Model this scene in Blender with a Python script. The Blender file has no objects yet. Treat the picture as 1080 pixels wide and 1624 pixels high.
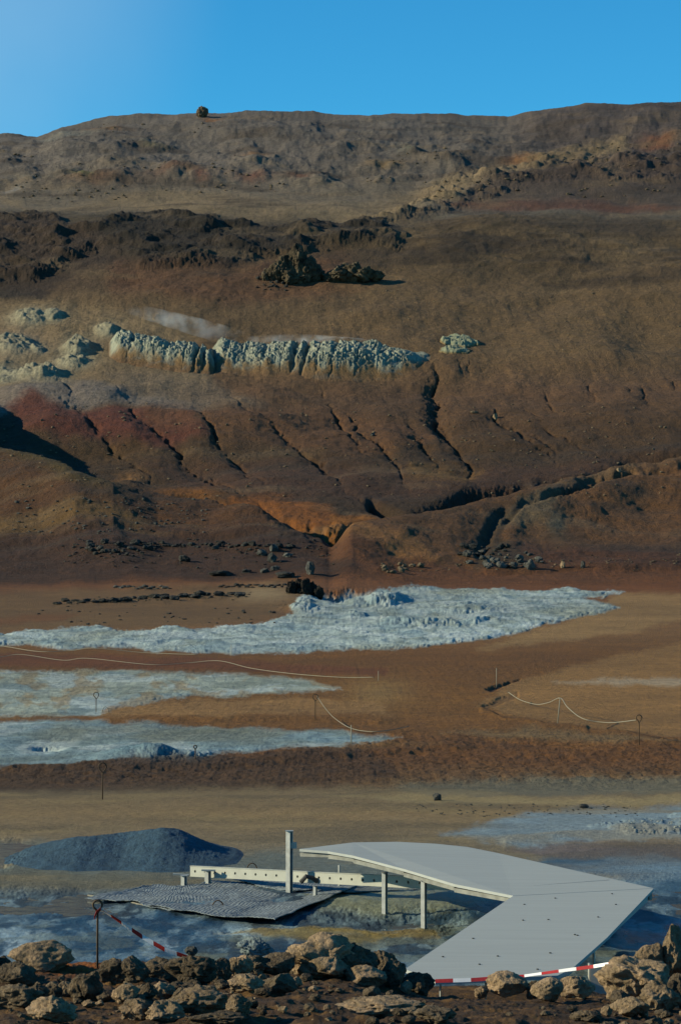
import bpy, bmesh, math, random
import numpy as np
from mathutils import Vector, Matrix
random.seed(7)
rng = np.random.default_rng(11)
C = bpy.context.scene.collection
SC = bpy.context.scene

# ------------------------------------------------------------------ camera
F, CX, CY, YH, CAMH = 3834.0, 540.0, 812.0, 930.0, 4.6     # in photograph pixels (1080 x 1624)
TH = math.atan((YH - CY) / F)
cam = bpy.data.cameras.new('camera')
cam.sensor_fit = 'VERTICAL'; cam.sensor_height = 36.0; cam.lens = F / 1624.0 * 36.0
cam.clip_start = 0.5; cam.clip_end = 6000
co = bpy.data.objects.new('camera', cam); C.objects.link(co)
co.location = (0, 0, CAMH); co.rotation_euler = (math.pi / 2 + TH, 0, 0)
SC.camera = co

# ------------------------------------------------------------------ light
SUN_EL, SUN_AZ = 23.0, 5.0      # azimuth: 0 = exactly from the left, positive = a little from the camera's side
el, az = math.radians(SUN_EL), math.radians(SUN_AZ)
to_sun = Vector((-math.cos(el) * math.cos(az), -math.cos(el) * math.sin(az), math.sin(el)))
sl = bpy.data.lights.new('sun', 'SUN'); sl.energy = 5.0; sl.angle = math.radians(0.5); sl.color = (1.0, 0.90, 0.60)
so = bpy.data.objects.new('sun', sl); C.objects.link(so)
so.rotation_euler = (-to_sun).to_track_quat('-Z', 'Y').to_euler()
W = bpy.data.worlds.new('World'); SC.world = W; W.use_nodes = True
wn, wl = W.node_tree.nodes, W.node_tree.links
bg = wn['Background']
sky = wn.new('ShaderNodeTexSky'); sky.sky_type = 'NISHITA'; sky.sun_disc = False
sky.sun_elevation = el
sky.sun_rotation = math.atan2(to_sun.x, to_sun.y)
sky.altitude = 1500; sky.air_density = 1.0; sky.dust_density = 0.0; sky.ozone_density = 3.0
hs = wn.new('ShaderNodeHueSaturation'); hs.inputs['Saturation'].default_value = 1.25
wl.new(sky.outputs[0], hs.inputs['Color']); tv = wn.new('ShaderNodeVectorMath'); tv.operation = 'MULTIPLY'; tv.inputs[1].default_value = (.50, 1.24, 1.22)
wl.new(hs.outputs[0], tv.inputs[0]); # a thin pale veil of cloud low to the upper left
tcw = wn.new('ShaderNodeTexCoord'); dt = wn.new('ShaderNodeVectorMath'); dt.operation = 'DOT_PRODUCT'; dt.inputs[1].default_value = Vector((-.20, 1.0, .27)).normalized()
wl.new(tcw.outputs['Generated'], dt.inputs[0]); mrw = wn.new('ShaderNodeMapRange'); mrw.interpolation_type = 'SMOOTHSTEP'; mrw.inputs[1].default_value = .988; mrw.inputs[2].default_value = 1.0; mrw.inputs[4].default_value = .5
wl.new(dt.outputs['Value'], mrw.inputs[0]); nw = wn.new('ShaderNodeTexNoise'); nw.inputs['Scale'].default_value = 7; nw.inputs['Detail'].default_value = 4; wl.new(tcw.outputs['Generated'], nw.inputs['Vector'])
ml = wn.new('ShaderNodeMath'); ml.operation = 'MULTIPLY'; wl.new(mrw.outputs[0], ml.inputs[0]); wl.new(nw.outputs[0], ml.inputs[1])
mxw = wn.new('ShaderNodeMixRGB'); mxw.inputs[2].default_value = (3.6, 5.2, 6.2, 1); wl.new(ml.outputs[0], mxw.inputs[0]); wl.new(tv.outputs[0], mxw.inputs[1]); wl.new(mxw.outputs[0], bg.inputs[0])
bg.inputs[1].default_value = 0.092
SC.view_settings.view_transform = 'Standard'; SC.view_settings.look = 'None'
SC.view_settings.gamma = 1.0; SC.view_settings.exposure = 0.55
SC.render.engine = 'CYCLES'
SC.cycles.volume_bounces = 0

# ------------------------------------------------------------------ noise
_p = rng.permutation(256); PERM = np.concatenate([_p, _p, _p])
_a = rng.random(256) * 2 * np.pi; GX, GY = np.cos(_a), np.sin(_a)
_g3 = rng.normal(size=(256, 3)); _g3 /= np.linalg.norm(_g3, axis=1)[:, None]
def pn(x, y, s=0):
    x = x + s * 17.31; y = y + s * 9.77
    xi = np.floor(x).astype(np.int64); yi = np.floor(y).astype(np.int64)
    xf = x - xi; yf = y - yi; xi &= 255; yi &= 255
    u = xf * xf * xf * (xf * (xf * 6 - 15) + 10); v = yf * yf * yf * (yf * (yf * 6 - 15) + 10)
    def g(ix, iy, dx, dy):
        h = PERM[PERM[ix] + iy]; return GX[h] * dx + GY[h] * dy
    a = g(xi, yi, xf, yf); b = g(xi + 1, yi, xf - 1, yf)
    c = g(xi, yi + 1, xf, yf - 1); d = g(xi + 1, yi + 1, xf - 1, yf - 1)
    return (a + u * (b - a)) * (1 - v) + (c + u * (d - c)) * v
def fbm(x, y, sc, o=4, s=0, g=.5):
    r = 0; a = 1.0; f = 1.0 / sc
    for k in range(o):
        r = r + a * pn(x * f, y * f, s + k * 3.1); a *= g; f *= 2.03
    return r * 1.3
def ridged(x, y, sc, o=4, s=0):
    r = 0; a = 1.0; f = 1.0 / sc; t = 0
    for k in range(o):
        r = r + a * (1 - 2 * np.abs(pn(x * f, y * f, s + k * 3.1))); t += a; a *= .5; f *= 2.03
    return r / t
def billow(x, y, sc, o=3, s=0):
    r = 0; a = 1.0; f = 1.0 / sc
    for k in range(o):
        r = r + a * np.abs(pn(x * f, y * f, s + k * 3.1)) * 2; a *= .5; f *= 2.03
    return r
def pn3(p, s=0):
    p = p + np.array([s * 7.7, s * 3.3, s * 5.1]); i = np.floor(p).astype(np.int64); f = p - i; i &= 255
    w = f * f * f * (f * (f * 6 - 15) + 10); r = 0
    for a in (0, 1):
        for b in (0, 1):
            for c in (0, 1):
                h = PERM[PERM[PERM[i[:, 0] + a] + i[:, 1] + b] + i[:, 2] + c]
                d = (_g3[h] * (f - np.array([a, b, c]))).sum(1)
                r = r + d * np.abs(1 - a - w[:, 0]) * np.abs(1 - b - w[:, 1]) * np.abs(1 - c - w[:, 2])
    return r
def sst(x, a, b):
    t = np.clip((x - a) / (b - a), 0, 1); return t * t * (3 - 2 * t)

# ------------------------------------------------------------------ base surface of the land
KY = [0, 24, 60, 100, 130, 190, 230, 245, 270, 330, 390, 415, 450, 490, 540, 600, 640, 670, 720, 900, 1400, 3000]
KZ = [0, 0, 0.0, .35, .87, 2.7, 4.3, 6.3, 9.5, 21, 38, 46.8, 62, 78.7, 93, 115, 129.1, 131, 122, 75, 20, -20]
_yy = np.arange(0, 3000, 1.0); _zz = np.interp(_yy, KY, KZ)
for _ in range(2): _zz = np.convolve(np.pad(_zz, 5, 'edge'), np.ones(11) / 11, 'valid')
def zbase(Y): return np.interp(Y, _yy, _zz)
ct, st_ = math.cos(TH), math.sin(TH)
def row_of(Y, z):            # image row of a point at depth Y and height z
    q = (z - CAMH) / Y        # = (F*st + v*ct)/(F*ct - v*st)
    v = F * (q * ct - st_) / (ct + q * st_); return CY - v
def at(px, py, Y):           # world point on the sight line through a pixel, at depth Y
    v = CY - py; dy = F * ct - v * st_; s = Y / dy
    return Vector(((px - CX) * s, Y, CAMH + (F * st_ + v * ct) * s))
def colx(px, Y, z):          # x of a column at depth Y, height z
    v = CY - row_of(Y, z); return (px - CX) * Y / (F * ct - v * st_)
_Yf = np.concatenate([np.arange(24, 300, .25), np.arange(300, 655, .5)]); _Tf = row_of(_Yf, zbase(_Yf))
_o = np.argsort(_Tf)
def Yrow(t): return np.interp(t, _Tf[_o], _Yf[_o])     # depth of the base surface seen at image row t

ROWS = np.concatenate([np.arange(1575, 1250, -1.0), np.arange(1250, 920, -1.0), np.arange(920, 186, -1.25)])
Yr = np.concatenate([np.array([1.5, 5, 8, 10, 11.5, 12.5, 13.2]), np.arange(13.6, 24.0, .045), np.arange(24.0, Yrow(1575) - .1, .15),
                     Yrow(ROWS), np.array([636, 640, 644, 648, 653, 660, 670, 690, 720, 760, 830, 900, 1100, 1400, 2200, 2999])])
Yr = np.unique(np.round(Yr, 4))
PXc = np.concatenate([np.arange(-16, 1097, 1.35)])
gl = [PXc[0]]; st = 1.35
while gl[-1] > -3400: st *= 1.035; gl.append(gl[-1] - st)
PXc = np.concatenate([np.array(gl[1:])[::-1], PXc, 1080 - (np.array(gl[1:]))])
Zr = zbase(Yr); Tr = row_of(Yr, Zr)
PX, YY = np.meshgrid(PXc, Yr); TT = np.repeat(Tr[:, None], len(PXc), 1)
XX = colx(PX, YY, np.repeat(Zr[:, None], len(PXc), 1))
near = YY < 28.0
TF = np.where(near, 2000.0, TT)            # feature row: bank is excluded
TF = np.where(YY > 636, 180 - (YY - 636) * .3, TF)
H = np.zeros_like(XX)
n1 = fbm(PX, TF * 2.2, 60, 4, 1); n2 = fbm(PX, TF * 2.2, 60, 4, 5); n3 = fbm(PX, TF * 3, 14, 3, 9)
n4 = fbm(PX, TF * 3, 5, 3, 13); n1s = fbm(PX, TF * 2, 70, 1, 17)
WX = PX + 16 * n1 + 4 * n3 + 4 * n4; WT = TF + 5 * n2 + 1.5 * n3 + 1.6 * n4

def lin(c): 
    c = np.array(c, float) / 255.0
    return np.where(c <= .04045, c / 12.92, ((c + .055) / 1.055) ** 2.4)
GAIN = 0.78
def A(*c):
    v = lin(c); m = v @ np.array([.2126, .7152, .0722]); return np.clip((m + (v - m) * 1.32) * GAIN, .004, .82)
COL = np.zeros(XX.shape + (3,)); WET = np.zeros_like(XX)

def pip(px, py, poly):       # signed distance, positive inside
    P = np.array(poly, float); Q = np.roll(P, -1, 0); d2 = np.full(px.shape, 1e12); ins = np.zeros(px.shape, bool)
    for (ax, ay), (bx, by) in zip(P, Q):
        ex, ey = bx - ax, by - ay; wx, wy = px - ax, py - ay
        h = np.clip((wx * ex + wy * ey) / (ex * ex + ey * ey + 1e-9), 0, 1)
        d2 = np.minimum(d2, (wx - ex * h) ** 2 + (wy - ey * h) ** 2)
        c = ((ay <= py) & (by > py)) | ((by <= py) & (ay > py))
        ins ^= c & (px < ax + (py - ay) * (bx - ax) / (by - ay + 1e-12))
    d = np.sqrt(d2); return np.where(ins, d, -d)
def box(poly, m):
    P = np.array(poly, float)
    r = np.where((TF[:, 0] > P[:, 1].min() - m) & (TF[:, 0] < P[:, 1].max() + m))[0]
    c = np.where((PXc > P[:, 0].min() - m * 2) & (PXc < P[:, 0].max() + m * 2))[0]
    return (slice(r[0], r[-1] + 1), slice(c[0], c[-1] + 1)) if len(r) and len(c) else None
def pmask(poly, soft=3, vs=1.0, warp=1.0):     # soft-edged mask of a polygon given on the land as rows and columns
    b = box(poly, 30 + soft * 2); M = np.zeros_like(XX)
    if b is None: return M
    x = PX[b] + (WX[b] - PX[b]) * warp; y = TF[b] + (WT[b] - TF[b]) * warp
    d = pip(x, y * vs, [(p, q * vs) for p, q in poly]); M[b] = sst(d, -soft, soft); return M
def paint(M, c, k=1.0):
    m = (M * k)[..., None]; COL[:] = COL * (1 - m) + A(*c) * m
def line(pts, w, warp=.6):   # gaussian profile along a polyline
    b = box(pts, w * 4 + 20); M = np.zeros_like(XX)
    if b is None: return M
    x = PX[b] + (WX[b] - PX[b]) * warp * .5; y = TF[b] + (WT[b] - TF[b]) * warp; d2 = np.full(x.shape, 1e12); 
    for (ax, ay), (bx, by) in zip(pts[:-1], pts[1:]):
        ex, ey = bx - ax, by - ay; wx, wy = x - ax, y - ay
        h = np.clip((wx * ex + wy * ey) / (ex * ex + ey * ey + 1e-9), 0, 1)
        d2 = np.minimum(d2, (wx - ex * h) ** 2 + (wy - ey * h) ** 2)
    M[b] = np.exp(-d2 / (w * w)); return M
def blob(cx, cy, rx, ry, warp=.6):
    x = PX + (WX - PX) * warp; y = TF + (WT - TF) * warp
    return np.exp(-((x - cx) / rx) ** 2 - ((y - cy) / ry) ** 2)

# ------------------------------------------------------------------ colours of the ground (its own, unlit)
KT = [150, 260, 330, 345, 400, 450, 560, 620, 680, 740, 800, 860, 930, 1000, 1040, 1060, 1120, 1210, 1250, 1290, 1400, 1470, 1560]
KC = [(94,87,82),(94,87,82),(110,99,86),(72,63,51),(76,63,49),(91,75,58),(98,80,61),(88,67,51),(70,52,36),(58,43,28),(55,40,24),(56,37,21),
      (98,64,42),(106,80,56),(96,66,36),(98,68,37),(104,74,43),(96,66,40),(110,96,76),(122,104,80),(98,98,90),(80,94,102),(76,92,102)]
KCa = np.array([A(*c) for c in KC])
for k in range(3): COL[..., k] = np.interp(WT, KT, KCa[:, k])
paint(sst(WX, 740, 900) * (1 - sst(WT, 285, 320)), (66, 58, 56), .85)                       # darker right shoulder of the crest
paint(sst(WX, 600, 760) * sst(WT, 296, 325) * (1 - sst(WT, 350, 375)), (84, 80, 74), .7)
paint(sst(WX, 620, 700) * sst(WT, 335, 350) * (1 - sst(WT, 425, 450)), (82, 68, 52), .8)
paint(pmask([(-60,285),(60,330),(260,300),(560,325),(800,262),(1000,230),(1000,250),(760,300),(620,342),(330,352),(180,330),(60,340)], 8), (122, 106, 86), .7)
paint(pmask([(640,350),(760,300),(900,272),(1200,262),(1200,340),(900,322),(700,328)], 8), (64, 52, 46), .75)
paint(pmask([(690,322),(960,318),(1080,330),(1000,336),(760,332)], 6), (82, 48, 36), .7)
paint(pmask([(-200,355),(60,350),(150,372),(200,345),(250,336),(330,348),(440,362),(500,344),(600,346),(650,372),(620,392),(520,390),(450,402),(380,425),(250,430),(150,420),(60,470),(-200,480)], 7), (36, 31, 27), .9)
paint(pmask([(-100,360),(90,356),(180,400),(210,455),(100,470),(-100,440)], 12), (62, 48, 40), .5)
paint(pmask([(180,425),(380,425),(540,400),(600,440),(520,470),(330,480),(180,465)], 14), (86, 60, 46), .7)
stre = sst(fbm(XX * .5, YY * 1.1, 14, 5, 31), -.05, .4) * sst(WT, 350, 380) * (1 - sst(WT, 440, 460)) * sst(WX, 560, 680)
paint(stre, (52, 42, 32), .85)
for x, y, rx, ry, c in [(150,290,60,6,(92,58,36)),(280,282,50,5,(84,46,30)),(320,287,12,5,(110,52,30)),(400,284,28,5,(96,50,34)),(480,283,22,4,(130,80,60)),(128,283,14,5,(150,150,90)),
        (250,236,18,4,(150,142,118)),(345,205,14,4,(140,92,50)),(610,265,35,6,(112,88,52)),(700,258,34,8,(104,86,60)),(650,248,22,6,(96,98,86)),(820,262,26,5,(120,74,42)),
        (1045,243,24,7,(120,72,38)),(20,298,22,3,(160,160,160)),(100,215,50,5,(130,130,124)),(170,210,30,4,(126,92,58)),(405,255,18,4,(110,78,46)),(870,262,40,6,(110,92,70)),(60,280,50,6,(112,104,92))]:
    paint(blob(x, y, rx, ry, 1), c, .55)
# pale mounds area and grey, red band left
paint(pmask([(-300,485),(60,478),(180,490),(300,520),(330,610),(240,640),(60,640),(-300,640)], 16), (124, 108, 88), .75)
paint(blob(20, 545, 45, 22), (104, 64, 52), .6)
paint(pmask([(-200,640),(20,622),(90,612),(190,625),(330,640),(300,665),(200,650),(120,662),(40,650),(-30,690),(-200,720)], 8), (112, 104, 98), .85)
paint(pmask([(170,600),(330,605),(420,640),(330,655),(200,630)], 10), (104, 92, 80), .7)
paint(pmask([(0,655),(50,640),(120,665),(230,655),(300,668),(330,700),(260,712),(160,700),(110,705),(40,690)], 8), (80, 44, 36), .85)
paint(pmask([(215,648),(400,650),(520,640),(620,660),(700,690),(560,730),(380,700),(250,690)], 12), (90, 64, 46), .6)
paint(pmask([(110,705),(200,700),(260,712),(200,730),(130,722)], 6), (84, 64, 42), .35)
paint(blob(205, 752, 20, 9), (122, 92, 64), .8)
paint(blob(300, 782, 60, 10), (108, 72, 32), .8)
paint(pmask([(230,735),(420,730),(620,745),(860,735),(1080,725),(1200,735),(1200,760),(860,770),(600,790),(420,790),(300,770)], 14), (70, 48, 38), .55)
# near-left spur
_sl = WT - np.interp(WX, [-3000,0,60,120,180,250,330,440,520], [560,763,780,810,821,817,825,856,874]); _lm = sst(_sl, -9, -4) * (1 - sst(WX, 500, 560)) * (1 - sst(TF, 862, 872))
paint(_lm, (72, 48, 28), .9)
paint(_lm * (1 - sst(_sl, 5, 30)) * (1 - sst(WX, 130, 240)), (66, 58, 32), .75)
pass
paint(pmask([(-300,838),(40,840),(170,846),(250,858),(330,862),(200,866),(-300,858)], 5), (98, 80, 54), .5)
paint(pmask([(300,790),(420,805),(560,830),(500,850),(380,825)], 6), (94, 66, 36), .6)
# orange patches in the gully, right spur
paint(pmask([(340,800),(420,788),(500,796),(540,820),(500,840),(410,832)], 9), (122, 78, 30), .75)
paint(pmask([(508,850),(528,818),(590,812),(585,838),(540,860)], 5), (134, 90, 42), .8)
paint(pmask([(650,735),(760,745),(740,765),(650,755)], 10), (122, 94, 60), .6)
paint(pmask([(530,862),(640,828),(780,795),(900,765),(1080,745),(1500,735),(1500,900),(700,905)], 6), (86, 62, 42), .8)
paint(pmask([(780,850),(880,800),(1000,768),(1090,755),(1090,770),(960,792),(860,840),(800,862)], 6), (96, 84, 68), .8)
paint(blob(882, 850, 24, 11, 1), (84, 86, 76), .75)
paint(pmask([(890,800),(1010,770),(1300,760),(1300,860),(900,862)], 10), (90, 64, 44), .7)
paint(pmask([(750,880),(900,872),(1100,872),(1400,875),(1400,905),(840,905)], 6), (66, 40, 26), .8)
paint(pmask([(520,862),(620,880),(700,900),(640,905),(540,885)], 5), (130, 96, 66), .7)
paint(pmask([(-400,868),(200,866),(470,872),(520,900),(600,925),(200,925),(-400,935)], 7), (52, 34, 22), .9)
paint(pmask([(-400,940),(180,935),(470,930),(470,965),(380,990),(0,1000),(-400,1005)], 8), (96, 76, 54), .8)
paint(blob(415, 945, 45, 12), (132, 116, 94), .8)
paint(pmask([(-200,985),(120,975),(100,985),(-200,1003)], 4), (96, 60, 32), .6)
paint(pmask([(600,928),(900,925),(1200,925),(1200,945),(980,940),(700,933)], 4), (90, 56, 34), .8)
# right tan flats and orange dirt
paint(pmask([(980,940),(1300,940),(1300,975),(1080,985),(960,1008),(860,1020),(760,1030),(900,985)], 6), (132, 108, 80), .8)
paint(pmask([(790,1098),(830,1078),(900,1058),(1000,1035),(1100,1015),(1300,1010),(1300,1180),(1080,1170),(900,1150),(800,1135),(760,1120)], 5), (130, 102, 72), .8)
paint(pmask([(880,1085),(1000,1076),(1300,1072),(1300,1086),(1000,1088)], 4), (152, 140, 124), .7)
paint(blob(600, 1100, 50, 22), (126, 104, 74), .7)
paint(pmask([(0,1036),(300,1042),(620,1062),(620,1074),(300,1064),(0,1056)], 4), (88, 50, 24), .7)
paint(pmask([(700,1165),(850,1155),(1000,1170),(1080,1180),(900,1180)], 6), (112, 98, 76), .6)
paint(pmask([(-300,1215),(200,1212),(400,1202),(560,1185),(760,1170),(900,1195),(1100,1185),(1500,1190),(1500,1235),(900,1232),(700,1246),(300,1252),(-300,1262)], 7), (80, 54, 32), .6)
paint(pmask([(-300,1216),(200,1212),(400,1204),(560,1192),(620,1215),(640,1240),(300,1252),(-300,1262)], 5), (62, 44, 28), .8)
# blue grey streaks near
paint(pmask([(620,1250),(760,1240),(1500,1232),(1500,1252),(860,1262),(660,1262)], 5), (92, 90, 80), .8)
paint(pmask([(520,1262),(700,1262),(900,1266),(1500,1255),(1500,1270),(860,1278),(700,1276)], 4), (142, 128, 100), .7)
paint(pmask([(700,1325),(800,1300),(900,1282),(1500,1270),(1500,1335),(980,1335),(850,1345)], 6), (116, 130, 138), .9)
paint(pmask([(800,1345),(900,1335),(1500,1330),(1500,1352),(900,1362)], 4), (96, 86, 82), .8)
paint(pmask([(840,1364),(1500,1350),(1500,1420),(1000,1420),(880,1380)], 5), (62, 84, 100), .9)
paint(sst(fbm(XX, YY * .6, 2.6, 4, 41), .1, .45) * pmask([(780,1280),(1500,1265),(1500,1440),(1040,1440),(860,1370)], 8), (124, 138, 146), .6)
paint(pmask([(-400,1332),(60,1330),(150,1360),(300,1372),(460,1350),(560,1352),(700,1380),(700,1400),(-400,1398)], 9), (88, 98, 98), .7)
paint(pmask([(-400,1380),(300,1384),(330,1395),(280,1410),(-400,1412)], 6), (92, 82, 62), .5)
# the three pale crust fields
FIELDS = [[(-400,1004),(0,1005),(60,998),(130,993),(200,1000),(270,996),(330,1000),(420,986),(470,970),(462,952),(500,944),(540,945),(600,940),(660,931),(740,935),(850,936),(985,938),
           (930,950),(985,962),(880,985),(830,1004),(740,1018),(650,1028),(500,1033),(400,1038),(250,1031),(100,1028),(0,1024),(-400,1030)],
          [(-400,1064),(60,1066),(200,1064),(400,1073),(500,1080),(540,1090),(480,1100),(300,1106),(200,1122),(160,1136),(-400,1136)],
          [(-400,1146),(100,1144),(200,1150),(330,1156),(480,1160),(640,1175),(520,1190),(400,1196),(300,1208),(200,1214),(60,1220),(-400,1224)]]
FW = [pmask(p, q, 1.6) for p, q in zip(FIELDS, (4, 7, 7))]; WH = np.clip(sum(FW), 0, 1)
paint(FW[0], (158, 168, 167)); paint(FW[1], (154, 160, 152)); paint(FW[2], (132, 148, 153))
crk = sst(billow(XX, YY * .55, 5, 4, 61), .25, .7)
paint(WH * (1 - crk), (104, 112, 106), .55)
paint(WH * sst(fbm(XX, YY * .35, 4, 5, 63), .05, .35), (112, 130, 138), .6)
paint(WH * sst(fbm(XX, YY * .35, 3, 5, 65), .1, .3), (176, 184, 184), .6)
paint(FW[1] * sst(n1 + .2 * n3, .0, .4), (136, 120, 94), .7); paint(FW[2] * sst(fbm(XX, YY * .3, 9, 4, 231), .05, .4), (112, 112, 98), .7); paint(FW[0] * sst(fbm(XX, YY * .3, 14, 4, 233), .1, .5), (132, 134, 120), .6)
paint(pmask([(170,1124),(320,1112),(520,1108),(620,1120),(620,1136),(160,1140)], 5), (136, 108, 78), .7)
paint(pmask([(560,1195),(700,1186),(560,1180),(440,1192)], 4), (118, 98, 72), .3)
# near blue-grey mud with pale crust and tan shores
nearmud = sst(TF, 1405, 1425) * (1 - sst(TF, 1700, 1800))
paint(nearmud, (58, 76, 90), .85)
paint(sst(fbm(XX, YY * .45, 1.3, 5, 71), .0, .3) * nearmud, (88, 100, 104), .7)
paint(sst(fbm(XX, YY * .35, .8, 4, 73), .1, .35) * nearmud, (40, 56, 68), .8)
paint(sst(fbm(XX, YY * .35, 1.8, 4, 75), .12, .35) * sst(TF, 1455, 1480) * (TF < 1800), (150, 164, 168), .9)
paint(sst(fbm(XX, YY * .25, .8, 5, 221), .0, .15) * pmask([(-200,1484),(60,1482),(340,1492),(420,1520),(200,1530),(-200,1530)], 8), (150, 162, 168), .75)
paint(sst(fbm(XX, YY * .2, 1.4, 5, 223), .05, .2) * nearmud, (34, 50, 64), .8)
fine = fbm(XX, YY * .35, .34, 4, 241); paint(sst(fine, .12, .3) * nearmud, (118, 132, 138), .6); paint(sst(-fine, .15, .35) * nearmud, (36, 48, 58), .7)
paint(sst(fbm(XX * .5, YY * .5, .5, 4, 243), .1, .25) * sst(TF, 1460, 1475) * nearmud, (104, 108, 96), .5)
paint(pmask([(340,1478),(480,1474),(640,1484),(560,1500),(420,1490)], 4), (128, 112, 74), .7)
paint(pmask([(480,1470),(700,1476),(690,1492),(500,1484)], 4), (132, 112, 66), .6)
paint(pmask([(470,1400),(600,1398),(800,1425),(760,1445),(640,1455),(500,1448)], 6), (128, 130, 112), .8)
# bank
brown = fbm(XX, YY, .5, 4, 81)
bankc = A(60, 44, 30)[None, None] * (1 + .5 * np.clip(brown, -1, 1))[..., None]
COL = np.where(near[..., None], bankc, COL)
bb = near & (PX > 20) & (PX < 260)
paint(np.where(near, np.exp(-((PX - 130) / 70) ** 2) * sst(YY, 19, 20.5), 0), (120, 74, 40), .8)
paint(np.where(near, sst(fbm(XX, YY, .22, 3, 83), .15, .5), 0), (104, 80, 54), .7)
# broad natural variation of tone
fl_ = sst(TF, 1240, 1262) * (1 - sst(TF, 1385, 1405)) * (TF < 1800) * (PX < 3000)
paint(sst(fbm(XX * .4, YY * .7, 2.2, 5, 211), .0, .5) * fl_, (88, 78, 62), .55); paint(sst(fbm(XX * .4, YY * .7, 1.6, 5, 213), .1, .5) * fl_, (134, 118, 90), .4)
rl0 = sst(TF, 430, 480) * (1 - sst(TF, 690, 740))
strk = fbm(XX * .45, YY * 1.2, 12, 5, 201) * (TF < 880) * (1 - .6 * rl0)
paint(sst(strk, .1, .6) * (TF < 880), (58, 48, 40), .55); paint(sst(-strk, .15, .7) * (TF < 880), (112, 96, 78), .35)
tone = 1 + .18 * fbm(XX, YY * .7, 30, 4, 91) + .16 * fbm(XX, YY, 6, 3, 95) * (TF < 1240) + .12 * fbm(XX, YY, 1.5, 3, 97)
COL *= np.clip(tone, .5, 1.6)[..., None]

# ------------------------------------------------------------------ heights
hill = 1 - sst(TF, 900, 940); far = TF < 1300
crest_px = [-1500, -400, 0, 60, 100, 180, 260, 320, 400, 480, 570, 700, 805, 850, 940, 1080, 1500, 3000]
crest_y = [300, 230, 211, 209, 196, 186, 186, 179, 175, 182, 187, 185, 185, 176, 166, 160, 150, 190]
H += np.interp(PX, crest_px, [(190 - v) * 640 / F for v in crest_y]) * sst(YY, 540, 640)
H += hill * (1.6 * fbm(XX, YY, 45, 3, 101) * sst(YY, 260, 330) + .35 * fbm(XX, YY, 9, 3, 105) + .10 * fbm(XX, YY, 1.6, 3, 107) + .09 * ridged(XX, YY, 2.4, 4, 108))
topc = 1 - sst(TF, 285, 310)
H += topc * (1 - .65 * sst(YY, 590, 640)) * (1.3 * np.clip(ridged(XX * .8, YY * 1.1, 14, 5, 111) + .1 + .4 * n1, 0, 1) * (.6 + .8 * n2) + .6 * (ridged(XX * .7, YY * 1.2, 5, 5, 113) - .3) * (.6 + .9 * np.clip(n1 + .3, 0, 1)))
rgt = pmask([(560,352),(700,300),(850,268),(1300,240),(1300,290),(860,292),(640,345)], 9)
H += rgt * (1.8 * np.clip(fbm(XX, YY * 1.2, 7, 5, 115), 0, 1.2) + .3 * ridged(XX, YY, 2.5, 4, 116) + .6)
dk = pmask([(-200,355),(60,350),(150,375),(200,350),(250,342),(330,352),(440,366),(500,350),(600,352),(650,378),(620,394),(520,392),(450,404),(360,420),(230,425),(150,400),(60,440),(-200,440)], 9)
H += dk * (.8 + 1.8 * np.clip(fbm(XX * .8, YY * 1.3, 8, 6, 117) + .1, 0, 1.2) + .5 * ridged(XX, YY, 3, 4, 118))
dk2 = pmask([(620,355),(800,345),(1000,380),(1300,420),(1300,450),(900,440),(700,420)], 16)
H += dk2 * .8 * ridged(XX, YY * 1.3, 9, 6, 119)
H += pmask([(180,425),(380,425),(620,395),(600,440),(330,480),(180,465)], 14) * .4 * ridged(XX, YY, 5, 4, 121)
# erosion rills running down the middle slopes
rl = sst(TF, 430, 480) * (1 - sst(TF, 700, 760))
H += rl * (.10 * fbm(XX + .05 * YY, YY * .09, 2.6, 4, 123) + .35 * fbm(XX, YY * .3, 11, 3, 125))
def gully(pts, w, d):
    pts = [(x + (i % 2 * 5 - 2.5), y) for i, (x, y) in enumerate(pts)]; b = box(pts, w * 8 + 20)
    x = PX[b] + (WX[b] - PX[b]) * .6; y = TF[b] + (WT[b] - TF[b]) * 1.2; xs = PX[b] + 10 * n1s[b]; L = [0]
    for p, q in zip(pts[:-1], pts[1:]): L.append(L[-1] + math.hypot(q[0] - p[0], q[1] - p[1]))
    d2 = np.full(x.shape, 1e12); ar = np.zeros(x.shape)
    for k, ((ax, ay), (bx, by)) in enumerate(zip(pts[:-1], pts[1:])):
        ex, ey = bx - ax, by - ay; wx, wy = x - ax, y - ay; h = np.clip((wx * ex + wy * ey) / (ex * ex + ey * ey), 0, 1)
        dd = (wx - ex * h) ** 2 + (wy - ey * h) ** 2; m = dd < d2; d2 = np.where(m, dd, d2); ar = np.where(m, (L[k] + h * (L[k + 1] - L[k])) / L[-1], ar)
    tp = np.clip(np.minimum(ar * 3.0, (1 - ar) * 2.4), 0, 1); vv = np.clip(.55 + .9 * n3[b] + 1.1 * n2[b], .0, 1.3) * tp
    G = np.exp(-d2 / (w * (.30 + .35 * tp)) ** 2) * vv; Gs = np.exp(-d2 / (w * 3.6) ** 2) * tp
    H[b] -= .34 * d * G + .22 * d * Gs
    m = np.zeros_like(XX); m[b] = np.clip(G * .8 + .3 * Gs, 0, 1); return m
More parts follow.
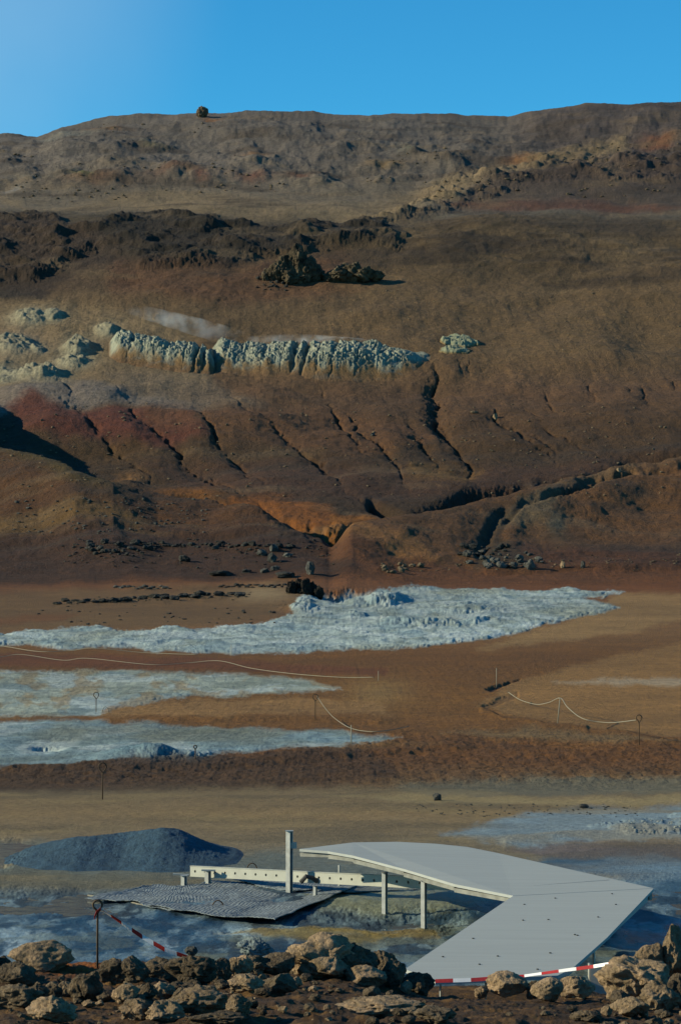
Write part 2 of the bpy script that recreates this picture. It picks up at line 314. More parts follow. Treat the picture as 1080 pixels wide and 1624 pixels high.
GUL = [([(684,560),(688,590),(694,635),(690,662),(700,680),(716,700)],3.2,1.8),([(684,566),(689,600),(694,640),(690,662),(712,690),(735,720),(752,752),(770,778)],5.0,3.0),
       ([(540,635),(562,655),(575,680),(592,700),(614,722),(640,760),(655,790)],4.4,2.2),([(640,658),(652,680),(672,706),(700,750)],4.2,2.0),
       ([(774,614),(786,645),(792,662),(820,685),(856,710),(900,738)],4.2,1.9),([(860,612),(866,635),(892,668)],2.8,1.0),
       ([(306,645),(324,675),(345,705),(370,730),(430,780)],4.4,2.2),([(180,618),(200,648),(218,668),(256,700),(320,745),(400,795),(450,825)],4.4,2.4),
       ([(362,618),(400,655),(440,685),(480,720),(545,765),(600,812)],4.4,2.2),([(928,600),(940,630),(952,652)],2.4,.8),([(1020,608),(1024,632),(1026,655)],2.6,1.0),
       ([(498,600),(528,640),(545,670),(560,700),(600,745)],3.6,1.6),([(90,610),(116,640),(110,660)],4,1.0),([(745,575),(750,600)],2.5,.7),([(728,575),(733,600)],2.0,.5),
       ([(800,660),(880,720),(900,750)],4,.7),
       ([(90,640),(140,680),(200,720),(250,765)],5,2.2),([(690,640),(720,700)],3,1.2),([(830,640),(880,690),(960,735)],4,1.4),([(990,612),(1006,640)],2,.5),([(1060,600),(1070,640)],2,.5),([(335,545),(332,600)],3.5,1.0),([(478,560),(500,600)],4,1.0)]
for g in GUL:
    G = gully(*g); paint(G, (60, 40, 30), .25)  # dark brown painted along the gully beds to deepen their shade
# ridged lumpy foot of the slope
foot = sst(TF, 690, 730) * (1 - sst(TF, 880, 905))
H += foot * (.07 + .10 * sst(n2, 0, .4)) * ridged(XX, YY, 6, 6, 131)
# ravine and spurs : a crest line with a steep back
def spur(xs, ys, amp, wf, wb, dep, wd, x0, x1):
    amp = np.interp(PX, xs, amp) if isinstance(amp, list) else amp; dep = np.interp(PX, xs, dep) if isinstance(dep, list) else dep
    yl = np.interp(PX, xs, ys) + 7 * n1s + .8 * n3; s = TF - yl; dep = dep * np.clip(.8 + 1.2 * n2, .2, 1.5)
    ex = sst(PX, x0 - 40, x0) * (1 - sst(PX, x1 - 50, x1))
    up = np.where(s > 0, amp * np.exp(-(s / wf) ** 2), amp * np.exp(-(s / wb) ** 2))
    dn = dep * np.exp(-((s + wb * 1.1 + wd) / wd) ** 2)
    H[:] = H + np.where((TF < 960), (up - dn) * ex, 0)
LSX, LSY = [-3000,-300,-150,-80,-30,0,60,120,180,250,330,440,520], [560,600,650,705,748,766,782,812,823,817,825,856,874]
spur(LSX, LSY, [8,8,7,6.5,6,5.4,5.2,4.8,4.2,2.6,2.1,1.8,1], 62, 9, [4,4,4,4,5,6,6,6,4.5,2.5,1.5,2,2], 12, -3000, 560)  # unseen shoulder left of the view, raised to throw shade into the ravine
spur([520,640,700,780,870,960,1080,2500], [885,860,842,822,802,784,766,700], 3.0, 45, 8, 4.5, 13, 560, 4000)
spur([780,830,880,940,1000,1080,2000], [880,842,826,808,796,790,760], .7, 24, 5, .9, 6, 830, 4000)
def dig(pts, w, d): H[:] = H - d * line(pts, w, .6)
dig([(640,826),(690,808),(760,785),(830,775)], 10, 3.2); dig([(430,838),(480,852),(530,866)], 12, 1.2); dig([(590,795),(630,815),(640,830)],7,2.0)
dig([(760,890),(775,865),(800,840)], 6, .5); dig([(880,818),(960,796),(1000,786)], 6, 1.4); dig([(600,838),(632,836)], 9, 2.0)
H += 1.2 * blob(400, 846, 44, 18, .7)
H += .5 * blob(450, 822, 50, 16, .9) + 1.4 * blob(545, 852, 32, 16, .9) + 1.0 * blob(205, 762, 25, 10)
paint(pmask([(748,905),(760,870),(785,835),(830,830),(800,870),(850,900)], 6), (48, 42, 32), .7)
# rounded mounds left
for x, y, rx, ry, h in [(45,505,24,11,1.5),(85,502,14,8,1.2),(172,526,18,8,1.5),(125,556,22,14,1.9),(62,558,10,7,.9),(118,580,24,9,1.5),(62,600,34,12,2.0),(20,550,34,16,1.5),
        (0,600,30,12,1.0),(60,640,70,16,2.0),(170,640,40,14,1.2),(70,680,60,22,1.6),(200,690,60,22,1.4),(320,690,60,25,1.2),(420,680,60,25,1.0),(250,238,18,5,1.0),(128,286,14,5,.8),(610,268,34,7,1.2),(700,262,34,8,1.5),(655,250,12,5,1.2),
        (280,276,40,6,1.5),(130,240,60,8,1.6),(450,225,40,8,1.4),(180,262,60,8,1.4)]:
    q = blob(x, y, rx, ry, .25)
    if y < 610 and y > 480: q = blob(x, y, rx * 1.15, ry * 1.15, .25); H += .75 * h * (1 + .5 * n3) * sst(q, .15, .85)
    else: H += h * q
    if 480 < y < 610: paint(np.clip(q * 1.7, 0, 1), (146, 142, 126), .8)
H += .10 * billow(XX, YY, 1.5, 3, 137) * pmask([(0,485),(200,490),(160,600),(0,610)], 20)
# low ledges of the basin
def ledge(xs, ys, h, back, x0, x1, lim=(860, 1260)):
    yl = np.interp(PX, xs, ys) + 3 * n1; s = TF - yl
    ex = sst(PX, x0, x0 + 40) * (1 - sst(PX, x1 - 40, x1))
    H[:] = H + h * ex * sst(-s, -3.5, 3.5) * np.exp(-np.clip(-s, 0, 1e3) / back) * ((TF > lim[0]) & (TF < lim[1]))
ledge([-400,0,200,400,520], [880,872,868,872,880], .6, 14, -400, 540); ledge([80,250,400,480], [962,955,948,940], .22, 8, 90, 400)
ledge([180,300,420,600,800], [938,936,930,922,930], .2, 12, 180, 700)
ledge([740,900,1100,1500], [908,906,905,905], .45, 22, 740, 3000)
ledge([-400,160,300,500,600], [1146,1146,1145,1144,1150], .12, 10, 140, 640)
ledge([-400,200,400,560,700], [1226,1226,1216,1204,1192], .10, 26, -400, 760)
# lip of eroded soil right centre
M = .45 * pmask([(762,1122),(790,1106),(822,1098),(820,1104),(800,1112),(772,1126),(800,1136),(860,1146),(800,1142)], 2.2, 1, .4); paint(M, (56, 38, 24), .8); H -= .14 * M
M = pmask([(770,1092),(800,1086),(826,1078),(810,1086),(780,1096)], 2.0, 1, .4); paint(M, (56, 38, 24), .8); H -= .12 * M
H += .07 * line([(765,1128),(800,1140),(870,1152),(930,1156)], 4)
soil = sst(TF, 1150, 1185) * (1 - sst(TF, 1238, 1252)) * (1 - WH); soil2 = sst(TF, 1040, 1060) * (1 - sst(TF, 1150, 1185)) * (1 - WH)
soilw = 1 - .75 * pmask([(790,1098),(900,1058),(1100,1015),(1300,1010),(1300,1180),(1080,1170),(900,1150),(760,1120)], 8)
H += (soil * 1.0 + soil2 * .35) * soilw * (.11 * ridged(XX, YY, .55, 5, 141) + .09 * fbm(XX, YY, 4, 3, 143))
WHs = sum(pmask(p, 9, 1.6) for p in FIELDS); WHs = np.clip(WHs * 1.4 - .4, 0, 1)
H += WHs * (.5 + .5 * FW[0]) * (.21 * (np.clip(ridged(XX, YY * .45, 3.5, 5, 151), -.2, 1) - .35) + .15 * (ridged(XX, YY * .6, 1.2, 4, 155) - .35) + .10 * fbm(XX, YY, 12, 3, 153))
for x, y, rx, ry, h in [(640,985,30,5,.7),(690,988,28,4,.6),(600,948,40,5,1.4),(560,975,18,3,.4),(740,965,40,5,.6),(480,962,20,5,.6),(760,985,30,4,.5)]: H += .55 * h * blob(x, y + h * 5, rx, ry, 1)
H -= 1.3 * blob(545, 948, 46, 5, .6) + .3 * blob(600, 946, 50, 4, .8)
# spatter mound in the third pale field
M = blob(235, 1206, 70, 8, .5); H += .30 * M; H -= .25 * blob(232, 1197, 50, 3.5, .5); H += .04 * M * ridged(XX, YY, .5, 3, 159)
paint(M, (84, 106, 116), .8); H -= .35 * blob(75, 1192, 22, 3)
# near flats
nf = sst(TF, 1250, 1270) * (TF < 1800)
H += nf * (.05 * fbm(XX, YY, 6, 3, 161) + .012 * fbm(XX, YY, .5, 3, 163))
wetf = sst(TF, 1395, 1410) * (TF < 1800)
H += wetf * (.05 * fbm(XX, YY * .55, 2.2, 4, 165) + .014 * ridged(XX, YY * .7, .5, 4, 167) + .012 * ridged(XX, YY, .17, 2, 168))
H += np.where(TF < 1800, .06 * pmask([(400,1392),(600,1396),(800,1425),(760,1446),(640,1456),(500,1448),(430,1432)], 16), 0)
H -= np.where(TF < 1800, .07 * pmask([(-400,1412),(130,1414),(250,1440),(440,1456),(740,1455),(700,1476),(330,1474),(140,1450),(-400,1436)], 11), 0)
H -= .11 * pmask([(-60,1336),(40,1334),(60,1344),(10,1372),(-60,1376)], 14) + .05 * pmask([(870,1395),(1500,1385),(1500,1470),(1000,1490)], 10)
H += .02 * line([(800,1335),(870,1325),(960,1318),(1080,1308),(1300,1300)], 5)
H += pmask([(940,1312),(1020,1300),(1120,1290),(1300,1290),(1300,1316),(1000,1322)], 5) * .10 * ridged(XX, YY, .7, 4, 169)
WET = wetf * .85 * sst(fbm(XX, YY * .4, 2.5, 4, 203), -.25, .15) + WH * .15 + pmask([(840,1345),(1500,1330),(1500,1480),(1000,1490)], 10) * .5
WET = np.clip(WET, 0, 1)
# foreground bank
crY = 21.6
crx = [-3000, 0, 300, 560, 640, 700, 950, 1080, 3000]; cry = [1528, 1530, 1540, 1556, 1576, 1590, 1590, 1580, 1560]
zc = CAMH - (np.interp(PX, crx, cry) - 930) / F * crY
zbk = np.interp(YY, [0, 16], [3.0, 1.70]); t_ = np.clip((YY - 16) / (crY - 16), 0, 1)
zbk = np.where(YY > 16, 1.70 + (zc - 1.70) * t_, zbk)
zbk = zbk + .07 * fbm(XX, YY, .9, 4, 171) + .06 * ridged(XX, YY, .4, 4, 173) + .02 * ridged(XX, YY, .12, 2, 175)
zbk = zbk * (1 - sst(YY, 21.5, 23.6)) - .12 * sst(YY, 21.5, 23.6)
H = np.where(near, zbk * (1 - sst(YY, 26.5, 27.9)) + H * sst(YY, 26.5, 27.9), H)
# behind the crest keep it simple
ZZ = np.where(YY < 27.9, 0, np.repeat(Zr[:, None], len(PXc), 1)) + H
BANKZ = ZZ

def ground_z(px, Y):
    i = np.interp(Y, Yr, np.arange(len(Yr))); j = np.interp(px, PXc, np.arange(len(PXc)))
    i0 = np.clip(np.floor(i).astype(int), 0, len(Yr) - 2); j0 = np.clip(np.floor(j).astype(int), 0, len(PXc) - 2); a = i - i0; b = j - j0
    return (ZZ[i0, j0] * (1 - a) * (1 - b) + ZZ[i0 + 1, j0] * a * (1 - b) + ZZ[i0, j0 + 1] * (1 - a) * b + ZZ[i0 + 1, j0 + 1] * a * b)
def hit(px, py, y0=14.0, y1=640.0):       # first point of the land met by a sight line
    Ys = np.concatenate([np.arange(14, 60, .05), np.arange(60, 640, .25)]); Ys = Ys[(Ys >= y0) & (Ys <= y1)]
    v = CY - py; s = Ys / (F * ct - v * st_); rz = CAMH + (F * st_ + v * ct) * s
    gz = ground_z(np.full_like(Ys, px), Ys); k = np.where(gz >= rz)[0]
    return at(px, py, float(Ys[k[0]])) if len(k) else None

# ------------------------------------------------------------------ materials
def principled(name):
    m = bpy.data.materials.new(name); m.use_nodes = True; return m, m.node_tree.nodes, m.node_tree.links, m.node_tree.nodes['Principled BSDF']
def N(nodes, t, **k):
    n = nodes.new(t)
    for a, b in k.items(): setattr(n, a, b)
    return n
def land_mat(name, s1, s2, bd, amt=.35, rough=.95):
    m, n, l, p = principled(name)
    g = N(n, 'ShaderNodeNewGeometry'); at_ = N(n, 'ShaderNodeAttribute', attribute_name='col')
    no = N(n, 'ShaderNodeTexNoise'); no.inputs['Scale'].default_value = s1; no.inputs['Detail'].default_value = 8; no.inputs['Roughness'].default_value = .65
    l.new(g.outputs['Position'], no.inputs['Vector'])
    mr = N(n, 'ShaderNodeMapRange'); mr.inputs[1].default_value = .3; mr.inputs[2].default_value = .7; mr.inputs[3].default_value = 1 - amt; mr.inputs[4].default_value = 1 + amt
    l.new(no.outputs[0], mr.inputs[0])
    mx = N(n, 'ShaderNodeVectorMath', operation='SCALE'); l.new(at_.outputs['Color'], mx.inputs[0]); l.new(mr.outputs[0], mx.inputs['Scale'])
    l.new(mx.outputs[0], p.inputs['Base Color'])
    n2_ = N(n, 'ShaderNodeTexNoise'); n2_.inputs['Scale'].default_value = s2; n2_.inputs['Detail'].default_value = 7; n2_.inputs['Roughness'].default_value = .7
    l.new(g.outputs['Position'], n2_.inputs['Vector'])
    b = N(n, 'ShaderNodeBump'); b.inputs['Distance'].default_value = bd; b.inputs['Strength'].default_value = 1.0
    l.new(n2_.outputs[0], b.inputs['Height']); l.new(b.outputs[0], p.inputs['Normal'])
    r = N(n, 'ShaderNodeMapRange'); r.inputs[3].default_value = rough; r.inputs[4].default_value = .22
    l.new(at_.outputs['Alpha'], r.inputs[0]); l.new(r.outputs[0], p.inputs['Roughness'])
    p.inputs['Specular IOR Level'].default_value = .3
    return m
M_hill = land_mat('hill_earth', 1.4, 2.6, .48, .36)
M_flat = land_mat('basin_earth', 2.0, 3.5, .16, .28)
M_near = land_mat('wet_mud', 8, 20, .03, .36)
M_bank = land_mat('bank_soil', 9, 14, .06, .5)
def plain(name, c, rough=.6, sc=10, amt=.2, bd=.003, metal=0, bsc=None):
    c = tuple(a * .76 for a in c)
    m, n, l, p = principled(name)
    g = N(n, 'ShaderNodeNewGeometry'); no = N(n, 'ShaderNodeTexNoise'); no.inputs['Scale'].default_value = sc; no.inputs['Detail'].default_value = 6
    l.new(g.outputs['Position'], no.inputs['Vector'])
    cr = N(n, 'ShaderNodeMapRange'); cr.inputs[1].default_value = .3; cr.inputs[2].default_value = .7; cr.inputs[3].default_value = 1 - amt; cr.inputs[4].default_value = 1 + amt
    l.new(no.outputs[0], cr.inputs[0]); v = N(n, 'ShaderNodeVectorMath', operation='SCALE'); v.inputs[0].default_value = c
    l.new(cr.outputs[0], v.inputs['Scale']); l.new(v.outputs[0], p.inputs['Base Color'])
    p.inputs['Roughness'].default_value = rough; p.inputs['Metallic'].default_value = metal
    if bd:
        n2_ = N(n, 'ShaderNodeTexNoise'); n2_.inputs['Scale'].default_value = bsc or sc * 3; n2_.inputs['Detail'].default_value = 6
        l.new(g.outputs['Position'], n2_.inputs['Vector']); b = N(n, 'ShaderNodeBump'); b.inputs['Distance'].default_value = bd
        l.new(n2_.outputs[0], b.inputs['Height']); l.new(b.outputs[0], p.inputs['Normal'])
    return m

def tag(o, label=None, cat=None, group=None, kind=None):
    if label: o['label'] = label
    if cat: o['category'] = cat
    if group: o['group'] = group
    if kind: o['kind'] = kind
    return o
def link(name, me, mat=None, parent=None):
    o = bpy.data.objects.new(name, me); C.objects.link(o)
    if mat is not None and len(me.materials) == 0: me.materials.append(mat)
    if parent: o.parent = parent
    return o
def empty(name, loc=(0, 0, 0)):
    o = bpy.data.objects.new(name, None); C.objects.link(o); o.location = loc; return o
def grid_mesh(name, X, Y, Z, mat, col=None, wet=None, smooth=True):
    r, c = X.shape; V = np.stack([X, Y, Z], -1).reshape(-1, 3).astype(np.float32)
    i = np.arange(r * c).reshape(r, c); q = np.stack([i[:-1, :-1], i[:-1, 1:], i[1:, 1:], i[1:, :-1]], -1).reshape(-1, 4)
    me = bpy.data.meshes.new(name); me.vertices.add(len(V)); me.vertices.foreach_set('co', V.ravel())
    me.loops.add(q.size); me.loops.foreach_set('vertex_index', q.ravel().astype(np.int32))
    me.polygons.add(len(q)); me.polygons.foreach_set('loop_start', (np.arange(len(q)) * 4).astype(np.int32))
    me.polygons.foreach_set('loop_total', np.full(len(q), 4, np.int32)); me.update(calc_edges=True)
    me.polygons.foreach_set('use_smooth', np.full(len(q), smooth))
    if col is not None:
        a = me.color_attributes.new('col', 'FLOAT_COLOR', 'POINT'); w = np.zeros(X.shape) if wet is None else wet
        a.data.foreach_set('color', np.concatenate([np.clip(col, 0, .85), w[..., None]], -1).reshape(-1).astype(np.float32))
    me.materials.append(mat)
    return link(name, me)
def py_mesh(name, bm, mat, parent=None, smooth=False):
    me = bpy.data.meshes.new(name); bm.normal_update(); bm.to_mesh(me); bm.free()
    if smooth: me.polygons.foreach_set('use_smooth', [True] * len(me.polygons))
    return link(name, me, mat, parent)

# ------------------------------------------------------------------ the land, four sheets meeting edge to edge
def cut(y0, y1):
    a = int(np.searchsorted(Yr, y0)); b = int(np.searchsorted(Yr, y1)); return slice(a, min(b + 1, len(Yr)))
for nm, y0, y1, mt in [('foreground_bank', 0, 27.9, M_bank), ('near_mud_flat', 27.9, Yrow(1255), M_near), ('basin_ground', Yrow(1255), Yrow(928), M_flat), ('hillside', Yrow(928), 9999, M_hill)]:
    s = cut(y0, y1)
    step = 1 if nm != 'foreground_bank' else 1
    o = grid_mesh(nm, XX[s, ::step], YY[s, ::step], ZZ[s, ::step], mt, COL[s, ::step], WET[s, ::step]); tag(o, kind='structure')
bm = bmesh.new(); vs = [bm.verts.new(v) for v in ((-4000, -3000, -25), (4000, -3000, -25), (4000, 5000, -25), (-4000, 5000, -25))]; bm.faces.new(vs)
tag(py_mesh('outer_plain', bm, plain('plain_earth', (.10, .08, .06), .95, .02, .2, 0)), kind='structure')
# shallow water lying in the hollows of the near flat
mw, n, l, p = principled('muddy_water'); p.inputs['Base Color'].default_value = (.035, .062, .088, 1); p.inputs['Roughness'].default_value = .06; p.inputs['IOR'].default_value = 1.33
g = N(n, 'ShaderNodeNewGeometry'); no = N(n, 'ShaderNodeTexNoise'); no.inputs['Scale'].default_value = 3.0; no.inputs['Detail'].default_value = 3; l.new(g.outputs['Position'], no.inputs['Vector'])
b = N(n, 'ShaderNodeBump'); b.inputs['Distance'].default_value = .004; l.new(no.outputs[0], b.inputs['Height']); l.new(b.outputs[0], p.inputs['Normal'])
bm = bmesh.new()
vs = [bm.verts.new(v) for v in ((-20, 27.5, -.040), (20, 27.5, -.040), (24, 36.9, -.040), (-24, 36.9, -.040))]; bm.faces.new(vs)
tag(py_mesh('shallow_water', bm, mw), kind='structure')
bm = bmesh.new()
vs = [bm.verts.new((colx(a, Yrow(b_), 0), Yrow(b_), -.06)) for a, b_ in ((-200, 1378), (30, 1378), (70, 1352), (64, 1332), (-200, 1326))]; bm.faces.new(vs)
tag(py_mesh('mud_pool', bm, mw), kind='structure')

# ------------------------------------------------------------------ crusted formations on the hillside (finer sheets standing proud of the slope)
def patch(name, x0, x1, t0, t1, step, hfun, cfun, mat, label, cat, wet=0, lump=0):
    px = np.arange(x0, x1 + step, step); t = np.arange(t1, t0 - step, -step); P, T = np.meshgrid(px, t); Yv = Yrow(T)
    X = colx(P, Yv, zbase(Yv)); gz = ground_z(P, Yv); h, env = hfun(P, T, X, Yv)
    z = gz - .35 * (1 - sst(env, 0, .25)) + h * env; Yo = Yv
    if lump:
        V = row_of(Yv, z) / 9.4; q = (billow(X, V * 1.6, .95, 4, 7) * .8 + .5 * fbm(X, V, 4, 2, 8)) * sst(env, .2, .9); up_ = lump * (.35 + .65 * sst(fbm(X, V * 1.5, 4, 3, 10) + (z - gz - .9) * 1.2, -.3, .5))
        Yo = Yv - q * up_; z = z + .55 * q * up_; X = X + .25 * up_ * fbm(X, V, .9, 2, 12) * env
    o = grid_mesh(name, X, Yo, z, mat, cfun(P, T, X, Yv, h, env), np.zeros_like(P))
    # close it underneath so that it is a solid lump
    return tag(o, label, cat)
M_crust = land_mat('silica_crust', .8, 2.2, .45, .22)
def cells1d(P, seed, sp):
    r = np.random.default_rng(seed); cs = [100.0]
    while cs[-1] < 760: cs.append(cs[-1] + sp * (.5 + r.random()))
    cs = np.array(cs); d = np.sort(np.abs(P[..., None] - cs), -1); return d[..., 0], d[..., 1]
CL = [(208,3,.35),(228,2,.15),(268,4,.2),(298,2.5,.2),(316,3,.9),(329,4,1),(362,2.5,.2),(392,3,.15),(422,3,.25),(452,2,.15),(470,5,1),(488,4,1),(510,2,.2),(534,2,.3),(572,2,.3),(606,2,.2)]
def terrace(x0, x1, tf, tb, amp, seed, xs, ft):
    def hf(P, T, X, Y):
        w = P + 5 * fbm(P, T * 2, 18, 3, seed)
        d0 = np.empty_like(P); d1 = np.empty_like(P)
        for k in range(P.shape[0]): d0[k], d1[k] = cells1d(w[k:k + 1], seed, 44)
        cleft = sst(d1 - d0, 0, 9); wj = P + .35 * (T - 570) + 4 * fbm(P, T * 2, 14, 3, seed + 20)
        big = sum(a_ * np.exp(-((wj - c_) / w_) ** 2) for c_, w_, a_ in CL)
        foot = np.interp(P, xs, ft) + 2.5 * fbm(P, P * 0, 30, 2, seed + 3)
        s = (foot - T)
        lim = (tf - tb) * (np.interp(P, [590, 690], [1, .5]) if x1 > 600 else 1.0)
        prof = (.25 * sst(s, -6, 10) + .75 * sst(s, 4, 22)) * (1 - sst(s, lim - 12, lim))
        ends = sst(P, x0, x0 + 26) * (1 - sst(P, x1 - (60 if x1 > 600 else 14), x1 + (10 if x1 > 600 else 0)))
        h = amp * (.95 + .05 * cleft - .6 * np.clip(big, 0, 1)) * (1 - .12 * sst(s, 14, 30)) 
        h = h + .35 * fbm(X, Y, 6, 2, seed + 8) * sst(s, 2, 12)
        if x1 > 600: h = h * np.interp(P, [590, 650, 695], [1, .75, .3]); ends = ends * np.interp(P, [600, 690], [1, .5])
        return h, prof * ends
    def cf(P, T, X, Y, h, env):
        foot = np.interp(P, xs, ft); s = foot - T + 5 * fbm(P, T, 16, 3, seed + 9)
        a = sst(s, 7, 17)[..., None]; c = A(110, 90, 68) * (1 - a) + A(150, 151, 138) * a
        v = sst(fbm(X, Y, 2, 3, seed + 11), .1, .6)[..., None] * .35; c = c * (1 - v) + A(104, 118, 120) * v; v = (sst(fbm(X, (T / 9.4), .9, 4, seed + 13), .0, .45)[..., None] * a) * .7; c = c * (1 - v) + A(90, 98, 94) * v
        k = (1 - sst(env, .0, .35))[..., None]; return c * (1 - k) + A(102, 80, 62) * k
    return hf, cf
h_, c_ = terrace(168, 345, 592, 545, 2.6, 3, [165, 200, 240, 300, 345], [584, 588, 594, 600, 598])
patch('silica_terrace', 160, 348, 538, 606, .5, h_, c_, M_crust, 'shorter lumpy white and tan crusted terrace with a rounded left shoulder', 'rock terrace', lump=.45)
h_, c_ = terrace(330, 700, 595, 545, 2.3, 9, [334, 380, 440, 520, 600, 640, 692], [592, 597, 600, 603, 601, 596, 584])
patch('silica_terrace', 330, 696, 538, 612, .5, h_, c_, M_crust, 'long white and blue-grey crusted terrace tapering to the right above the deep gully', 'rock terrace', lump=.45)
def smallcrust(cx, cy, rx, ry, amp):
    def hf(P, T, X, Y):
        q = 1 - ((P - cx) / rx) ** 2 - ((T - cy) / ry) ** 2 + .35 * fbm(P, T * 2, 14, 3, 4)
        return amp * (1 + 0 * P) + .3 * billow(X, Y, 1.3, 3, 7), sst(q, 0, .8)
    def cf(P, T, X, Y, h, env): k = (1 - sst(env, .1, .6))[..., None]; return (A(136, 138, 120) + 0 * env[..., None]) * (1 - k) + A(112, 92, 66) * k
    return hf, cf
h_, c_ = smallcrust(728, 545, 34, 11, .5)
patch('crust_patch', 690, 768, 530, 560, .6, h_, c_, M_crust, 'small oval pale crust patch to the right of the white terraces', 'rock crust')
h_, c_ = smallcrust(722, 562, 28, 6, .4)
patch('crust_patch', 690, 756, 554, 571, .6, h_, c_, M_crust, 'thin pale crust strip just below the small oval patch', 'rock crust')

# dark crag on the slope with its companion
M_crag = land_mat('crag_rock', .7, 1.6, .8, .45)
def crag(pk, seed, c0, c1):
    def hf(P, T, X, Y):
        h = 0; e = 0
        for cx, cy, rx, ry, a in pk:
            q = 1 - ((P - cx) / rx) ** 2 - ((T - cy) / ry) ** 2 + .5 * fbm(P, T * 1.6, 12, 3, seed)
            m = sst(q, 0, .55); h = np.maximum(h, a * m); e = np.maximum(e, m)
        return h * (.75 + .5 * ridged(X, Y * .6, 4.5, 5, seed)) + .5 * ridged(X, Y, 1.4, 3, seed + 2), sst(e, 0, .3)
    def cf(P, T, X, Y, h, env):
        a = sst(fbm(X, Y, 3, 4, seed + 4), -.2, .5)[..., None]; return A(*c0) * (1 - a) + A(*c1) * a
    return hf, cf
# ------------------------------------------------------------------ near gravelly mound
def nearmound():
    px = np.arange(-20, 420, .9); t = np.arange(1394, 1320, -.5); P, T = np.meshgrid(px, t); Yv = Yrow(T); X = colx(P, Yv, 0 * Yv); gz = ground_z(P, Yv)
    # heights in metres over a footprint centred near x 200
    prof = np.interp(P, [-10, 40, 90, 120, 170, 205, 240, 262, 285, 320, 360, 392], [0, .10, .32, .42, .47, .48, .56, .72, .58, .28, .08, 0])
    prof = np.convolve(np.pad(prof[0], 55, 'edge'), np.hanning(111) / np.hanning(111).sum(), 'valid')[None] * .76
    s = (T - 1357) / np.where(T > 1357, 30.0, 24.0)
    s = s * (1 + .12 * fbm(X, Yv, 1.1, 3, 15)) + .10 * fbm(X, X * 0, .9, 3, 16)
    pk = (1 - np.abs(s)); prf = sst(pk, 0, 1.15) * 1.05
    h = prof * np.clip(prf, 0, 1.05) ** 1.25
    h = h * 1.0 + .022 * ridged(X, Yv, .16, 3, 7) * sst(h, .02, .1) + .03 * fbm(X, Yv, .9, 3, 9) * sst(h, .05, .3)
    z = gz + h - .04 * (1 - sst(h, 0, .04))
    col = np.ones(P.shape + (1,)) * A(54, 72, 86); col = col * (1 + .2 * fbm(X, Yv, .3, 3, 3))[..., None]
    return grid_mesh('mud_mound', X, Yv, z, land_mat('mound_grit', 14, 22, .03, .4), col, np.zeros_like(P))
tag(nearmound(), 'long blue-grey gritty mound on the near flat with its right side in shade', 'mound')

# ------------------------------------------------------------------ rocks
def rock_mat(name, c1, c2, sc, bd):
    c1 = tuple(a * .76 for a in c1); c2 = tuple(a * .76 for a in c2)
    m, n, l, p = principled(name)
    tc = N(n, 'ShaderNodeTexCoord'); no = N(n, 'ShaderNodeTexNoise'); no.inputs['Scale'].default_value = sc; no.inputs['Detail'].default_value = 8; no.inputs['Roughness'].default_value = .65
    g = N(n, 'ShaderNodeNewGeometry'); l.new(g.outputs['Position'], no.inputs['Vector'])
    cr = N(n, 'ShaderNodeValToRGB'); cr.color_ramp.elements[0].position = .35; cr.color_ramp.elements[1].position = .65
    cr.color_ramp.elements[0].color = (*c1, 1); cr.color_ramp.elements[1].color = (*c2, 1); l.new(no.outputs[0], cr.inputs[0])
    oi = N(n, 'ShaderNodeObjectInfo'); mr = N(n, 'ShaderNodeMapRange'); mr.inputs[3].default_value = .75; mr.inputs[4].default_value = 1.2; l.new(oi.outputs['Random'], mr.inputs[0])
    v = N(n, 'ShaderNodeVectorMath', operation='SCALE'); l.new(cr.outputs[0], v.inputs[0]); l.new(mr.outputs[0], v.inputs['Scale']); l.new(v.outputs[0], p.inputs['Base Color'])
    p.inputs['Roughness'].default_value = .95; p.inputs['Specular IOR Level'].default_value = .2
    n2_ = N(n, 'ShaderNodeTexNoise'); n2_.inputs['Scale'].default_value = sc * 4; n2_.inputs['Detail'].default_value = 8; n2_.inputs['Roughness'].default_value = .7; l.new(g.outputs['Position'], n2_.inputs['Vector'])
    vo = N(n, 'ShaderNodeTexVoronoi'); vo.inputs['Scale'].default_value = sc * 5; l.new(g.outputs['Position'], vo.inputs['Vector'])
    ad = N(n, 'ShaderNodeMath', operation='MULTIPLY_ADD'); ad.inputs[1].default_value = .35; l.new(vo.outputs[0], ad.inputs[0]); l.new(n2_.outputs[0], ad.inputs[2])
    b = N(n, 'ShaderNodeBump'); b.inputs['Distance'].default_value = bd; l.new(ad.outputs[0], b.inputs['Height']); l.new(b.outputs[0], p.inputs['Normal'])
    return m
M_tan = rock_mat('tan_rock', (.20, .145, .085), (.47, .325, .205), 6, .07)
M_brn = rock_mat('brown_rock', (.065, .048, .032), (.23, .17, .11), 7, .07)
M_drk = rock_mat('dark_rock', (.018, .018, .018), (.065, .062, .056), 2, .15)
M_gry = rock_mat('grey_rock', (.05, .05, .048), (.15, .145, .13), 1.2, .3)
